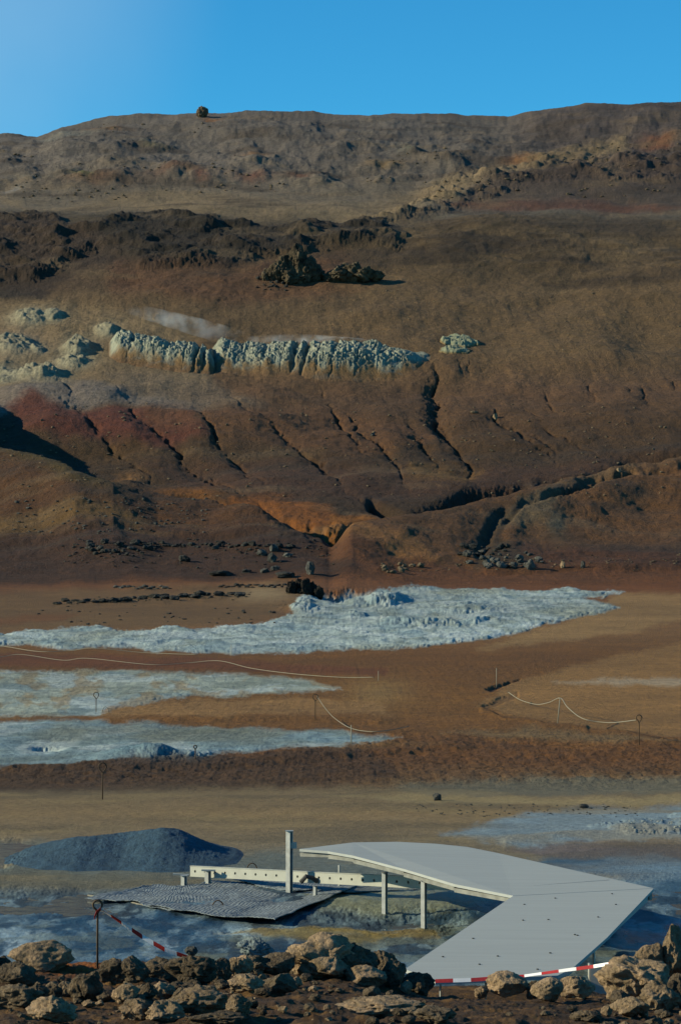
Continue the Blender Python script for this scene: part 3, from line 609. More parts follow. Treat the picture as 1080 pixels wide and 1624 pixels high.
def rock_mesh(seed, sub=4, cuts=9, rough=.28, flat=.0):
    bm = bmesh.new(); bmesh.ops.create_icosphere(bm, subdivisions=sub, radius=1.0); P = np.array([v.co[:] for v in bm.verts]); r = np.random.default_rng(seed)
    for k in range(cuts):
        n_ = r.normal(size=3); n_ /= np.linalg.norm(n_); d = r.uniform(.55, .85); e = P @ n_ - d; P -= np.outer(np.clip(e, 0, 9) * .92, n_)
    nn = P / np.linalg.norm(P, axis=1)[:, None]
    disp = rough * (pn3(P * 1.7, seed) * .9 + (.5 - np.abs(pn3(P * 3.4, seed + 3)) * 2) * .45 + pn3(P * 7, seed + 5) * .24 + (.5 - np.abs(pn3(P * 13, seed + 7)) * 2) * .12)
    P += nn * disp[:, None]
    for v, c in zip(bm.verts, P): v.co = c
    me = bpy.data.meshes.new('rock'); bm.to_mesh(me); bm.free(); me.polygons.foreach_set('use_smooth', [True] * len(me.polygons)); return me
BIG = [rock_mesh(20 + k, 5, 14, .22 + .07 * (k % 3)) for k in range(12)]
LUMP = [rock_mesh(60 + k, 5, 8, .46) for k in range(6)]
SMALL = [rock_mesh(90 + k, 3, 14, .34) for k in range(8)]
for _m in SMALL: _m.polygons.foreach_set('use_smooth', [False] * len(_m.polygons))
def rock(name, cx, yt, yb, w, mat, label, cat='boulder', group=None, meshes=BIG, y0=14, depth=.9, Y=None, i=None, sink=.18, rot=None):
    p_ = at(cx, yb, Y) if Y else hit(cx, yb, y0, 22.2 if y0 < 20 else 640)
    if p_ is None: p_ = at(cx, yb, 21.6)
    k = p_.y / F; ww = w * k * (1.03 if name == 'boulder' else 1.0); h = (yb - yt) * k
    me0 = meshes[(i if i is not None else random.randrange(99)) % len(meshes)]; me = me0
    o = bpy.data.objects.new(name, me); C.objects.link(o)
    if not me.materials: me.materials.append(mat)
    o.material_slots[0].link = 'OBJECT'; o.material_slots[0].material = mat
    rz = random.choice([0, 1, 2, 3]) * math.pi / 2 + random.uniform(-.4, .4) if rot is None else rot
    # the bounding size of the turned rock is measured so that it fills the place it has
    R = Matrix.Rotation(rz, 3, 'Z'); pts = np.empty(len(me.vertices) * 3, np.float32); me.vertices.foreach_get('co', pts); pts = pts.reshape(-1, 3) @ np.array(R.transposed())
    ex = np.ptp(pts, axis=0); sx, sy, sz = ww / ex[0], ww * depth / ex[1], h * (1 + sink) / ex[2]
    mn, mx_ = pts.min(0), pts.max(0)
    o.matrix_world = Matrix.Translation((p_.x - sx * (mn[0] + mx_[0]) / 2, p_.y + ww * depth * .35, p_.z + h - sz * mx_[2])) @ Matrix.Diagonal((sx, sy, sz, 1)) @ R.to_4x4()
    return tag(o, label, cat, group)
T_, B_ = M_tan, M_brn
R_ = [ # cx, top, bottom, width, material, label, mesh set, depth
 (62,1496,1542,108,T_,'large flat-topped tan boulder at the left end of the bank, beside the pale mud',BIG,.7),
 (4,1517,1544,30,B_,'small brown rock at the left edge behind the dark pointed one',BIG,.8),
 (24,1528,1568,66,B_,'dark pointed rock at the left edge in front of the large flat-topped boulder',BIG,.8),
 (25,1564,1600,86,B_,'broad grey-brown rock low at the left edge below the dark pointed rock',LUMP,.8),
 (58,1564,1590,38,B_,'small rounded grey rock right of the broad low rock at the left edge',BIG,.9),
 (84,1560,1586,32,B_,'small mossy dark rock between two grey rocks left of the wedge-shaped one',BIG,.9),
 (104,1558,1585,30,T_,'wedge-shaped pale rock left of the knobbly brown lump',BIG,.8),
 (80,1583,1622,84,T_,'smooth rounded tan boulder near the lower left corner',LUMP,.9),
 (135,1542,1592,58,B_,'knobbly brown lump just below the foot of the loop-topped stake',LUMP,.9),
 (178,1522,1560,56,B_,'dark lumpy rock right of the stake on the crest of the bank',LUMP,.9),
 (212,1519,1560,52,B_,'upright dark rock next right of the lumpy one by the stake',BIG,.9),
 (150,1565,1584,46,B_,'low slab of brown rock in the hollow below the dark crest rocks',BIG,.9),
 (198,1561,1592,46,T_,'faceted tan rock in the second row, right of the low brown slab',BIG,.9),
 (236,1560,1586,30,B_,'small grey rock between two tan rocks in the second row',BIG,.9),
 (258,1559,1588,42,T_,'round tan rock in the second row below the end of the left tape',BIG,.9),
 (215,1587,1622,56,T_,'tan boulder with a dark right side near the bottom left of centre',LUMP,.9),
 (262,1590,1624,66,T_,'pale tan rock at the bottom edge right of the dark-sided boulder',LUMP,.9),
 (252,1520,1552,56,B_,'dark rock on the crest where the left tape ends',BIG,.9),
 (300,1517,1560,86,B_,'wide dark brown rock on the crest right of the left tape end',LUMP,.9),
 (345,1522,1556,40,B_,'low dark rock between the wide brown one and two rounded lumps',BIG,.9),
 (382,1516,1550,40,T_,'rounded tan lump on the crest, left of a matching darker one',LUMP,.9),
 (408,1517,1548,42,B_,'rounded brown lump on the crest left of the big porous mass',LUMP,.9),
 (440,1513,1548,56,B_,'dark rock tucked against the left foot of the big porous mass',BIG,.9),
 (512,1484,1552,118,T_,'big porous brown rock mass rising highest on the middle of the bank',LUMP,.9),
 (475,1496,1545,46,B_,'lumpy shoulder rock leaning on the left of the big porous mass',LUMP,.9),
 (560,1498,1552,80,B_,'dark sloping rock right of the big porous mass',LUMP,.9),
 (604,1508,1555,54,B_,'dark pointed rock on the crest left of the walkway foot',BIG,.9),
 (580,1534,1566,66,T_,'tan rock with a bright left face below the dark sloping rock',BIG,.9),
 (624,1522,1568,42,B_,'narrow upright tan-edged rock left of the walkway foot',BIG,.9),
 (662,1544,1576,58,B_,'dark rock against the lower left corner of the walkway',BIG,.9),
 (644,1556,1576,20,T_,'small bright triangular rock in front of the dark one at the walkway corner',BIG,.9),
 (310,1566,1610,100,T_,'wide creased tan boulder in the lower row left of centre',LUMP,.9),
 (285,1560,1584,50,B_,'low brown rock above the wide creased boulder',LUMP,.9),
 (390,1548,1575,60,T_,'tan rock in the middle row below two rounded crest lumps',LUMP,.9),
 (440,1546,1580,60,B_,'dark smooth rock in the shade of the big porous mass',BIG,.9),
 (378,1578,1612,46,T_,'knobbly tan rock right of the wide creased boulder',LUMP,.9),
 (345,1608,1630,100,B_,'low brown rock along the bottom edge below the creased boulder',LUMP,.9),
 (600,1586,1616,150,T_,'long low tan slab of rock lying in the soil below the walkway',LUMP,.8),
 (690,1600,1626,70,B_,'low brown rock at the right end of the long tan slab',LUMP,.9),
 (805,1543,1578,66,T_,'wedge-shaped bright tan rock below the middle of the right tape',BIG,.9),
 (764,1565,1582,24,T_,'little tan rock left of the bright wedge under the tape',BIG,.9),
 (846,1556,1582,24,B_,'little reddish rock right of the bright wedge under the tape',BIG,.9),
 (868,1553,1588,54,T_,'tan rock with a sloping left face below the right tape',BIG,.9),
 (917,1550,1586,58,T_,'blocky tan rock left of the white box foot under the tape',BIG,.9),
 (1008,1524,1584,118,T_,'largest tan boulder heap at the right, its top below the tape end',LUMP,.9),
 (1034,1496,1545,52,T_,'upright grey-tan boulder standing behind the largest right heap',BIG,.9),
 (1072,1468,1545,46,T_,'tall pale boulder cut by the right edge of the view',LUMP,.9),
 (1050,1560,1608,66,T_,'tan boulder below the largest heap at the right',BIG,.9),
 (985,1572,1600,40,B_,'dark brown rock under the left foot of the largest right heap',BIG,.9),
 (1000,1584,1614,60,T_,'triangular tan rock in the soil near the lower right corner',BIG,.9),
 (930,1604,1622,50,B_,'low tan rock in the soil left of the triangular one',BIG,.9),
 (962,1596,1612,20,T_,'small tan stone between the low rock and the triangular one',BIG,.9),
 (1078,1545,1600,40,B_,'brown rock at the right edge below the tall pale boulder',LUMP,.9),
 (-40,1505,1550,60,B_,'brown boulder just beyond the left edge',BIG,.9),
 (1125,1500,1580,80,T_,'pale boulder just beyond the right edge',BIG,.9)]
for i, (cx, yt, yb, w, m_, lb, ms, dp) in enumerate(R_): rock('boulder', cx, yt, yb, w, m_, lb, 'boulder', meshes=ms, depth=dp, i=i)
for k in range(140):       # broken pieces heaped between the boulders
    px = random.choice([random.uniform(-20, 660), random.uniform(-20, 660), random.uniform(960, 1100)]); py = np.interp(px, crx, cry) + random.uniform(5, 66); w = random.uniform(9, 30)
    rock('stone', px, py - w * random.uniform(.5, .75), py, w, random.choice([T_, B_, B_, B_]), 'broken piece of brown rock wedged among the foreground boulders', 'stone', 'broken pieces among the foreground boulders', BIG)
for k in range(220):       # loose stones in the soil of the bank
    px = random.uniform(-80, 1160); py = random.uniform(1552, 1640) if random.random() < .9 else random.uniform(1530, 1600)
    if py < np.interp(px, crx, cry) + 4: continue
    w = random.choice([5, 6, 7, 8, 10, 13, 17]); rock('stone', px, py - w * .6, py, w, random.choice([T_, B_, B_]), 'small loose stone lying in the dark soil of the foreground bank', 'stone', 'loose stones on the foreground bank', SMALL)
# rocks further away
def frock(cx, yt, yb, w, mat, label, group=None, cat='rock', name='rock', depth=.8):
    rock(name, cx, yt, yb, w, mat, label, cat, group, SMALL, y0=40, depth=depth)
def cragrock(name, parts, mat, label, cat, Y):
    bm = bmesh.new()
    for i, (cx, yt, yb, w) in enumerate(parts):
        g_ = at(cx, yb, Y + (i % 2) * .5); k = Y / F; me = rock_mesh(200 + i * 7 + len(label), 5, 8, .5); h = (yb - yt) * k * 1.25; ww = w * k
        n0 = len(bm.verts); bm.from_mesh(me); bm.verts.ensure_lookup_table(); vs = bm.verts[n0:]; co_ = np.array([v.co[:] for v in vs]); mn, mx_ = co_.min(0), co_.max(0)
        for v in vs: v.co = Vector((g_.x + (v.co.x - (mn[0] + mx_[0]) / 2) / (mx_[0] - mn[0]) * ww, g_.y + (v.co.y) / (mx_[1] - mn[1]) * ww * .9, g_.z + h * .8 + (v.co.z - mx_[2]) / (mx_[2] - mn[2]) * h))
    return tag(py_mesh(name, bm, mat, smooth=True), label, cat)
M_crg = rock_mat('crag_rock', (.035, .027, .018), (.20, .15, .095), .7, .5)
M_rim = rock_mat('rim_rock', (.015, .013, .012), (.06, .05, .04), 1.2, .3)
cragrock('rock_crag', [(472,384,447,34),(458,398,448,38),(442,412,449,34),(428,424,449,28),(486,404,447,36),(500,418,447,34),(464,424,451,50)], M_crg, 'tall jagged dark brown crag on the upper slope casting a long shadow', 'rock outcrop', hit(465, 446, 300).y)
cragrock('rock_crag', [(540,419,446,44),(558,415,445,40),(578,421,444,40),(596,428,443,32),(525,429,448,30)], M_crg, 'low broken crag in the shadow right of the tall crag', 'rock outcrop', hit(550, 446, 300).y)
cragrock('rock_crag', [(462,920,945,18),(474,916,945,20),(486,915,946,20),(496,921,947,18),(506,928,948,18),(480,928,949,44)], M_rim, 'dark jagged rim at the back edge of the far white crust field', 'rock outcrop', hit(500, 946, 100).y)
cragrock('rock', [(320,167,184,13),(326,170,184,10),(317,173,185,12)], M_brn, 'lone dark boulder standing on the skyline of the hill', 'rock', hit(322, 186, 500).y)
for cx, yt, yb, w, lb in [(434,862,876,14,'pale slab rock among the dark ledge boulders'),(415,870,882,18,'grey leaning boulder below the dark ledge'),(432,876,892,17,'blocky grey boulder below the dark ledge'),
        (457,876,884,17,'flat pale boulder right of the blocky grey one'),(437,897,905,15,'light stone right of the low dark boulder under the ledge'),(420,901,909,16,'small dark boulder left of the light stone'),
        (452,906,917,32,'wide low dark boulder above the far white field'),(492,890,912,16,'upright grey boulder above the far white field'),(293,880,891,20,'pair-like dark boulder alone below the ledge'),
        (350,904,914,40,'low broken dark outcrop left of the boulders under the ledge'),(391,902,909,18,'dark flat rock left of the small boulder under the ledge')]:
    frock(cx, yt, yb, w, M_gry if 'grey' in lb or 'pale' in lb or 'light' in lb else M_drk, lb)
def scatter(n_, f, wr, mat, label, group, hr=.6):
    if n_ < 0:      # too small and too many to tell apart: one object
        bm = bmesh.new()
        for k in range(-n_):
            px, py = f(k / -n_); g_ = hit(px, py, 40)
            if g_ is None: continue
            w = random.uniform(*wr) * g_.y / F; me = random.choice(SMALL); n0 = len(bm.verts); bm.from_mesh(me); bm.verts.ensure_lookup_table(); vs = bm.verts[n0:]
            bmesh.ops.transform(bm, verts=vs, matrix=Matrix.Translation(g_ + Vector((0, 0, w * .12))) @ Matrix.Rotation(random.uniform(0, 6.28), 4, 'Z') @ Matrix.Diagonal((w * .6, w * .45, w * hr * random.uniform(.4, .8), 1)))
        tag(py_mesh('gravel', bm, mat, smooth=True), label, kind='stuff'); return
    for k in range(n_):
        px, py = f(k / n_); w = random.uniform(*wr); frock(px, py - w * hr * random.uniform(.7, 1.3), py, w, mat, label, group)
scatter(60, lambda u: (120 + 350 * u + random.uniform(-6, 6), np.interp(120 + 350 * u, [120, 200, 330, 470], [866, 862, 866, 872]) + random.uniform(-4, 5)), (5, 16), M_drk, 'dark angular rock in the broken ledge above the basin', 'dark rocks of the basin ledge', .5)
scatter(18, lambda u: (140 + 110 * u, 876 + random.uniform(-5, 6)), (5, 14), M_drk, 'dark angular rock in the broken ledge above the basin', 'dark rocks of the basin ledge')
scatter(34, lambda u: (90 + 300 * u + random.uniform(-5, 5), np.interp(90 + 300 * u, [90, 390], [957, 944]) + random.uniform(-2, 3)), (8, 20), M_drk, 'flat grey-brown rock in the low ledge above the far white field', 'rocks of the low ledge', .4)
scatter(14, lambda u: (185 + 90 * u, 933 + random.uniform(-2, 2)), (7, 14), M_gry, 'flat pale rock in the short upper ledge', 'rocks of the short ledge', .35)
scatter(26, lambda u: (350 + 110 * u, 931 + random.uniform(-3, 2)), (5, 10), M_drk, 'small dark stone on the rim left of the far white field', 'rim stones', .4)
scatter(34, lambda u: (735 + 125 * random.random() ** .8, random.uniform(878, 903)), (6, 17), M_gry, 'pale green-grey rock in the heap at the foot of the right spur', 'rocks heaped at the right spur foot')
scatter(16, lambda u: (730 + 80 * u, random.uniform(868, 885)), (8, 16), M_drk, 'dark rock at the top of the heap by the right spur', 'dark rocks at the right spur')
frock(892, 890, 903, 8, M_tan, 'lone pale stone right of the rock heap at the spur foot'); frock(924, 889, 902, 8, M_gry, 'second lone grey stone further right of the rock heap')
frock(841, 886, 905, 14, M_gry, 'upright mossy boulder at the right end of the rock heap')
frock(785, 655, 669, 9, M_tan, 'upright tan boulder standing alone on the middle slope'); frock(752, 651, 656, 14, M_brn, 'low brown rock left of the upright tan boulder on the slope')
frock(591, 686, 692, 8, M_gry, 'small pale stone beside the second gully'); frock(981, 742, 750, 8, M_tan, 'yellowish stone on the right slope above the spur')
scatter(22, lambda u: (random.uniform(600, 670), random.uniform(896, 910)), (5, 13), M_brn, 'rock among the dry clumps left of centre under the gully', 'rocks under the gully mouth')
scatter(-130, lambda u: (random.uniform(20, 330), random.uniform(790, 848)), (2.5, 7), M_gry, 'small grey stone scattered on the dark left spur', 'stones on the left spur')
scatter(-170, lambda u: (random.uniform(90, 540), random.gauss(874, 14)), (1.5, 7), M_drk, 'dark rubble strewn below the broken ledge', 'x', .5)
scatter(-110, lambda u: (random.uniform(690, 1080), random.gauss(893, 9)), (1.5, 6), M_brn, 'brown rubble along the foot of the right spur', 'x', .5)
scatter(-120, lambda u: (90 + 310 * u, np.interp(90 + 310 * u, [90, 400], [957, 944]) + random.gauss(0, 3)), (1.5, 6), M_brn, 'brown rubble along the low ledge', 'x', .45)
scatter(-260, lambda u: (random.uniform(0, 1080), random.uniform(640, 790)), (2.5, 6), M_brn, 'small brown stone scattered on the lower slope', 'stones on the lower slope')
scatter(-40, lambda u: (random.uniform(408, 455), random.uniform(435, 462)), (4, 9), M_drk, 'dark block fallen at the foot of the tall crag', 'blocks below the crag')
scatter(-40, lambda u: (random.uniform(500, 1080), random.uniform(450, 560)), (2, 4), M_brn, 'tiny stone on the smooth middle slope', 'stones on the middle slope')
CLU = [(random.uniform(0, 1080), random.uniform(200, 315)) for _ in range(26)]
def clu(u):
    c = random.choice(CLU); return (min(max(random.gauss(c[0], 34), -40), 1120), min(max(random.gauss(c[1], 5), 192), 325))
scatter(-240, clu, (1.5, 7), M_brn, 'small dark rock on the rough upper slope', 'rocks on the upper slope', .5)
scatter(-40, lambda u: (random.uniform(60, 440), random.uniform(965, 992)), (3, 8), M_drk, 'small stone on the tan ground above the far white field', 'stones above the white field', .5)
scatter(-120, lambda u: (660 + 350 * random.random(), 1296 - 20 * random.random()), (2, 5), M_gry, 'tiny clod on the pale near flat', 'clods on the near flat', .5)
scatter(-90, lambda u: (random.uniform(990, 1090), random.uniform(1300, 1322)), (1.5, 5), plain('dry_clod', (.21, .22, .20), .95, 12, .3, .01), 'pale clod of dried mud on the right shore', 'mud clods on the right shore', .5)
frock(693, 1258, 1270, 14, M_gry, 'blue-grey clod by a tiny vent on the near flat'); frock(766 + 160, 1275, 1282, 16, M_gry, 'blue-grey clod at the back of the pale right shore')
rock('mud_heap', 405, 1487, 1518, 62, plain('grey_mud_crumb', (.13, .165, .175), .9, 20, .3, .04, bsc=30), 'crumbly pale blue-grey mud heap behind the middle of the bank', 'mud heap', meshes=LUMP, Y=29.5, depth=.8)
rock('mud_heap', 303, 1501, 1515, 22, M_gry, 'small grey mud lump beyond the end of the left tape', 'mud heap', Y=29.5)

# ------------------------------------------------------------------ built things
M_deck = plain('deck_panel', (.35, .37, .36), .8, 2.2, .05, .0015, bsc=40)
M_steel = plain('galvanised_steel', (.34, .35, .34), .5, 14, .18, .001)
M_cream = plain('cream_painted_steel', (.37, .375, .33), .6, 5, .10, .001)
M_rust = plain('rusty_rod', (.06, .033, .014), .85, 60, .35, .001)
M_rope = plain('pale_rope', (.22, .20, .15), .9, 30, .15, .0)
M_red = plain('tape_red', (.45, .03, .025), .45, 20, .1, 0); M_white = plain('tape_white', (.98, .98, .98), .45, 20, .06, 0)
M_mat = plain('reed_mat', (.15, .18, .20), .95, 12, .35, .01)
M_dark = plain('dark_fixing', (.03, .03, .03), .7, 10, .2, 0)  # near-black of the screw heads, the clamp and the rail's hole backing
M_pale = plain('panel_edge', (.34, .34, .30), .7, 20, .12, .001)
def boxm(bm, c, s, rz=0.0, bev=0.0, M_=None):
    r = bmesh.ops.create_cube(bm, size=1.0); mt = Matrix.Translation(c) @ Matrix.Rotation(rz, 4, 'Z') @ Matrix.Diagonal((s[0], s[1], s[2], 1))
    bmesh.ops.transform(bm, matrix=mt, verts=r['verts']); return r['verts']
def beam(bm, a, b, w, h):     # a bar from a to b; w wide, h high
    a, b = Vector(a), Vector(b); d = b - a; L = d.length; x = d.normalized(); up = Vector((0, 0, 1)); y = up.cross(x).normalized() if abs(x.z) < .99 else Vector((0, 1, 0)); z = x.cross(y)
    R = Matrix((x, y, z)).transposed().to_4x4(); r = bmesh.ops.create_cube(bm, size=1.0)
    bmesh.ops.transform(bm, matrix=Matrix.Translation((a + b) / 2) @ R @ Matrix.Diagonal((L, w, h, 1)), verts=r['verts'])
def tube(bm, pts, r, seg=6, closed=False):
    pts = [Vector(p) for p in pts]; rings = []
    for i, p in enumerate(pts):
        d = (pts[min(i + 1, len(pts) - 1)] - pts[max(i - 1, 0)]).normalized(); u = d.cross(Vector((0, 1, .13))).normalized(); v = d.cross(u)
        rings.append([bm.verts.new(p + (u * math.cos(2 * math.pi * k / seg) + v * math.sin(2 * math.pi * k / seg)) * r) for k in range(seg)])
    for a, b in zip(rings[:-1], rings[1:]):
        for k in range(seg): bm.faces.new((a[k], a[(k + 1) % seg], b[(k + 1) % seg], b[k]))
    bm.faces.new(rings[0][::-1]); bm.faces.new(rings[-1])

# the angled walkway
_n = M_deck.node_tree.nodes; _l = M_deck.node_tree.links; _t = [q for q in _n if q.bl_idname == 'ShaderNodeTexNoise'][0]
_mp = _n.new('ShaderNodeMapping'); _mp.inputs['Scale'].default_value = (.35, 4.0, 1.0); _g = _n.new('ShaderNodeNewGeometry'); _l.new(_g.outputs['Position'], _mp.inputs[0]); _l.new(_mp.outputs[0], _t.inputs['Vector']); _t.inputs['Detail'].default_value = 9
M_edge = plain('edge_steel', (.20, .20, .18), .6, 8, .3, .001)
ZD = .72
def dk_pt(px, py, z=ZD):
    v = CY - py; q = (F * st_ + v * ct) / (F * ct - v * st_); Y = (z - CAMH) / q; return at(px, py, Y)
wk = empty('walkway', (2.0, 29, 0)); tag(wk, 'pale grey angled boardwalk bent like an arrowhead on steel posts over the mud', 'walkway')
wk_inv = Matrix.Translation((-2.0, -29, 0))
def slab(name, outline, z0, z1, mat, parent, inv):
    bm = bmesh.new(); top = [bm.verts.new((p[0], p[1], p[2] + z1)) for p in outline]; bot = [bm.verts.new((p[0], p[1], p[2] + z0)) for p in outline]
    n_ = len(outline); bm.faces.new(top); bm.faces.new(bot[::-1])
    for k in range(n_): bm.faces.new((top[k], bot[k], bot[(k + 1) % n_], top[(k + 1) % n_]))
    bmesh.ops.recalc_face_normals(bm, faces=bm.faces[:]); bm.transform(inv); return py_mesh(name, bm, mat, parent)
inner = dk_pt(813, 1421); outer = dk_pt(1036, 1409)
A1 = [dk_pt(645, 1536), dk_pt(690, 1556), dk_pt(872, 1550), dk_pt(930, 1514)]
lower = [dk_pt(642, 1537), dk_pt(690, 1556), dk_pt(884, 1547), dk_pt(908, 1535), dk_pt(962, 1487), outer, inner]
slab('lower_deck', lower, -.035, 0, M_deck, wk, wk_inv)
s_ = lambda p, z: Vector((p.x, p.y, p.z + z))
up_near = [dk_pt(475, 1346.5, .80), dk_pt(520, 1350, .80), dk_pt(560, 1357, .79), dk_pt(640, 1378, .75), dk_pt(720, 1402, .73)]
up_far = [dk_pt(1000, 1400.5, .72), dk_pt(860, 1369, .72), dk_pt(790, 1353, .74), dk_pt(740, 1343, .76), dk_pt(690, 1338, .78), dk_pt(630, 1335, .79), dk_pt(560, 1336, .80)]
slab('upper_deck', up_near + [inner + Vector((0, 0.0, .003)), outer + Vector((0, 0, .003))] + up_far, -.035, 0, M_deck, wk, wk_inv)
# fascia and bearers under the near edge of the upper deck
bm = bmesh.new(); ne = up_near + [inner]
for a, b in zip(ne[:-1], ne[1:]): beam(bm, a + Vector((.02, .06, -.085)), b + Vector((.02, .06, -.065)), .04, .055)
bm.transform(wk_inv); py_mesh('edge_beam', bm, M_edge, wk)
bm = bmesh.new()
fe = [up_far[-1], up_far[-3], up_far[-5], up_far[1], outer]
for a, b in zip(fe[:-1], fe[1:]): beam(bm, a + Vector((-.05, -.08, -.09)), b + Vector((-.05, -.08, -.09)), .04, .10)
bm.transform(wk_inv); py_mesh('back_beam', bm, M_pale, wk)
bm = bmesh.new()
for a, b in ((lower[0], inner), (lower[2], outer)): beam(bm, a + Vector((.0, .05, -.095)) + (b - a) * .03 + Vector((.05 if b is inner else -.06, 0, 0)), b + Vector((.05 if b is inner else -.1, -.05, -.095)), .05, .11)
for t in (.2, .4, .6, .8):
    a = lower[1].lerp(inner, t); b = lower[2].lerp(outer, t); beam(bm, a + Vector((.1, .05, -.09)), b + Vector((-.15, .05, -.09)), .05, .10)
bm.transform(wk_inv); py_mesh('bearer_frame', bm, M_steel, wk)
# joints between panels and screw heads as parts
bm = bmesh.new()
def scr(px, py, z=ZD): c = dk_pt(px, py, z); r = bmesh.ops.create_cone(bm, cap_ends=True, segments=8, radius1=.014, radius2=.012, depth=.008); bmesh.ops.translate(bm, verts=r['verts'], vec=c + Vector((0, 0, .007)))
for q in [(702,1518),(750,1489),(789,1517),(831,1435),(869,1459),(872,1512),(911,1483),(915,1484),(948,1455),(976,1435),(880,1425),(829,1460),(970,1418),(760,1530),(852,1538)]: scr(*q)
bm.transform(wk_inv); py_mesh('screw_heads', bm, M_dark, wk)
bm = bmesh.new()
for (a, b, h) in [((845,1405),(965,1396),.004)]: beam(bm, dk_pt(*a) + Vector((0, 0, .0045)), dk_pt(*b) + Vector((0, 0, .0045)), .02, .003)
bm.transform(wk_inv); py_mesh('panel_joint', bm, plain('joint_grey', (.28, .29, .28), .8), wk)
def hpost(bm, p, zt, w, turn=-35):      # a rolled H section standing at p
    h = zt - p[2]; c = Vector((p[0], p[1], p[2] + h / 2))
    a = math.radians(turn); r_ = Matrix.Rotation(a, 3, 'Z'); w = w * .8
    boxm(bm, c + r_ @ Vector((0, -w / 2 + .006, 0)), (w, .012, h), a); boxm(bm, c + r_ @ Vector((0, w / 2 - .006, 0)), (w, .012, h), a); boxm(bm, c, (.012, w - .026, h), a)
def post(name, px, yt, yb, wpx, Y, parent, inv, cap=True):
    p = at(px, yb, Y); zt = at(px, yt, Y).z; w = wpx * Y / F; bm = bmesh.new(); hpost(bm, (p.x, p.y, p.z - .25), zt, w)
    if cap: boxm(bm, (p.x, p.y, zt + .004), (w * 1.25, w * 1.25, .007))
    bm.transform(inv); return py_mesh(name, bm, M_steel, parent)
post('tall_post', 459, 1318, 1417, 10, 35.9, wk, wk_inv)
for px, yt, yb, w, Y in [(610,1384,1448,8.5,33.9),(672,1397,1446,9,32.6),(538,1372,1412,3.6,36.4),(941,1494,1545,4,27.6),(698,1559,1600,2.6,24.9),(770,1557,1600,2.6,25.0),(800,1432,1480,7,30.8)]:
    post('post', px, yt, yb, w, Y, wk, wk_inv, cap=px in (610, 672))
p = at(948, 1560, 24.6); bm = bmesh.new(); w = .09
for dx, dy in ((-w, 0), (w, 0), (0, -w * .7), (0, w * .7)):
    boxm(bm, (p.x + dx, p.y + dy, p.z + .03), (.014 if dx else 2 * w - .018, .014 if dy else 1.4 * w, .34 if dx else (.26 if dy > 0 else .30)))
bm.transform(wk_inv); py_mesh('box_footing', bm, M_pale, wk)
bm = bmesh.new(); q = at(459, 1345, 35.9)
boxm(bm, (q.x + .06, q.y, .77), (.10, .05, .09)); bm.transform(wk_inv); py_mesh('bracket', bm, M_cream, wk)
for px, py in ((518,1351),(575,1362),(600,1371)):
    bm = bmesh.new(); boxm(bm, at(px, py + 2, 35.2), (.12, .05, .035)); bm.transform(wk_inv); py_mesh('bracket', bm, M_cream, wk)

# cream perforated rail on short posts
rail = empty('perforated_rail', (0, 36, 0)); ri = Matrix.Translation((0, -36, 0)); tag(rail, 'cream steel channel rail with a row of round holes, propped level behind the tall post', 'steel rail')
Ra, Rb = at(302, 1381.5, 37.6), at(712, 1402.5, 34.2); nseg = 24; hh = .075
d = (Rb - Ra); bm = bmesh.new(); yv = Vector((0, 0, 1)); L = d.length; u = d.normalized(); nrm = Vector((u.y, -u.x, 0)).normalized()
for sidez in (0,):
    for k in range(nseg):
        c = Ra + d * ((k + .5) / nseg); hw = L / nseg / 2; ri_ = .021
        o8 = [(-hw, -hh), (0, -hh), (hw, -hh), (hw, 0), (hw, hh), (0, hh), (-hw, hh), (-hw, 0)]
        i8 = [(ri_ * math.cos(math.radians(a)), ri_ * math.sin(math.radians(a))) for a in (225, 270, 315, 0, 45, 90, 135, 180)]
        ov = [bm.verts.new(c + u * a + yv * b_) for a, b_ in o8]; iv = [bm.verts.new(c + u * a + yv * b_) for a, b_ in i8]; ib = [bm.verts.new(c + u * a + yv * b_ - nrm * .03) for a, b_ in i8]
        for j in range(8):
            j2 = (j + 1) % 8; bm.faces.new((ov[j], ov[j2], iv[j2], iv[j])); bm.faces.new((iv[j], iv[j2], ib[j2], ib[j]))
bmesh.ops.remove_doubles(bm, verts=bm.verts[:], dist=.0005); bmesh.ops.recalc_face_normals(bm, faces=bm.faces[:]); bm.transform(ri); py_mesh('web_plate', bm, M_cream, rail)
bm = bmesh.new(); beam(bm, Ra - nrm * .034 - yv * 0, Rb - nrm * .034, .006, hh * 2 - .02); bm.transform(ri); py_mesh('hole_backing', bm, M_dark, rail)  # near-black sheet added behind the holes so they read dark
for sg, nm in ((1, 'flange'), (-1, 'flange')):
    bm = bmesh.new(); beam(bm, Ra - nrm * .022 + yv * sg * (hh + .004), Rb - nrm * .022 + yv * sg * (hh + .004), .06, .008); bm.transform(ri); py_mesh(nm, bm, M_cream, rail)
bm = bmesh.new(); c = at(488, 1392, 35.9); tube(bm, [c + Vector((-.10, -.06, -.06)), c + Vector((-.02, -.08, .03)), c + Vector((.08, -.07, .0)), c + Vector((.14, -.06, -.05))], .035, 7); bm.transform(ri); py_mesh('clamp', bm, M_dark, rail)
for px, yt, yb, w, Y in [(292,1389,1420,8.5,37.0),(330,1381,1413,9,37.2),(500,1405,1417,6,35.4)]: post('short_post', px, yt, yb, w, Y, rail, ri)
bm = bmesh.new(); beam(bm, at(275, 1386, 37.2), at(300, 1388, 37.2), .08, .02); bm.transform(ri); py_mesh('ledger_board', bm, M_cream, rail); bm = bmesh.new(); beam(bm, at(320, 1380, 37.1), at(342, 1380.5, 37.1), .08, .02); bm.transform(ri); py_mesh('ledger_board', bm, M_cream, rail)

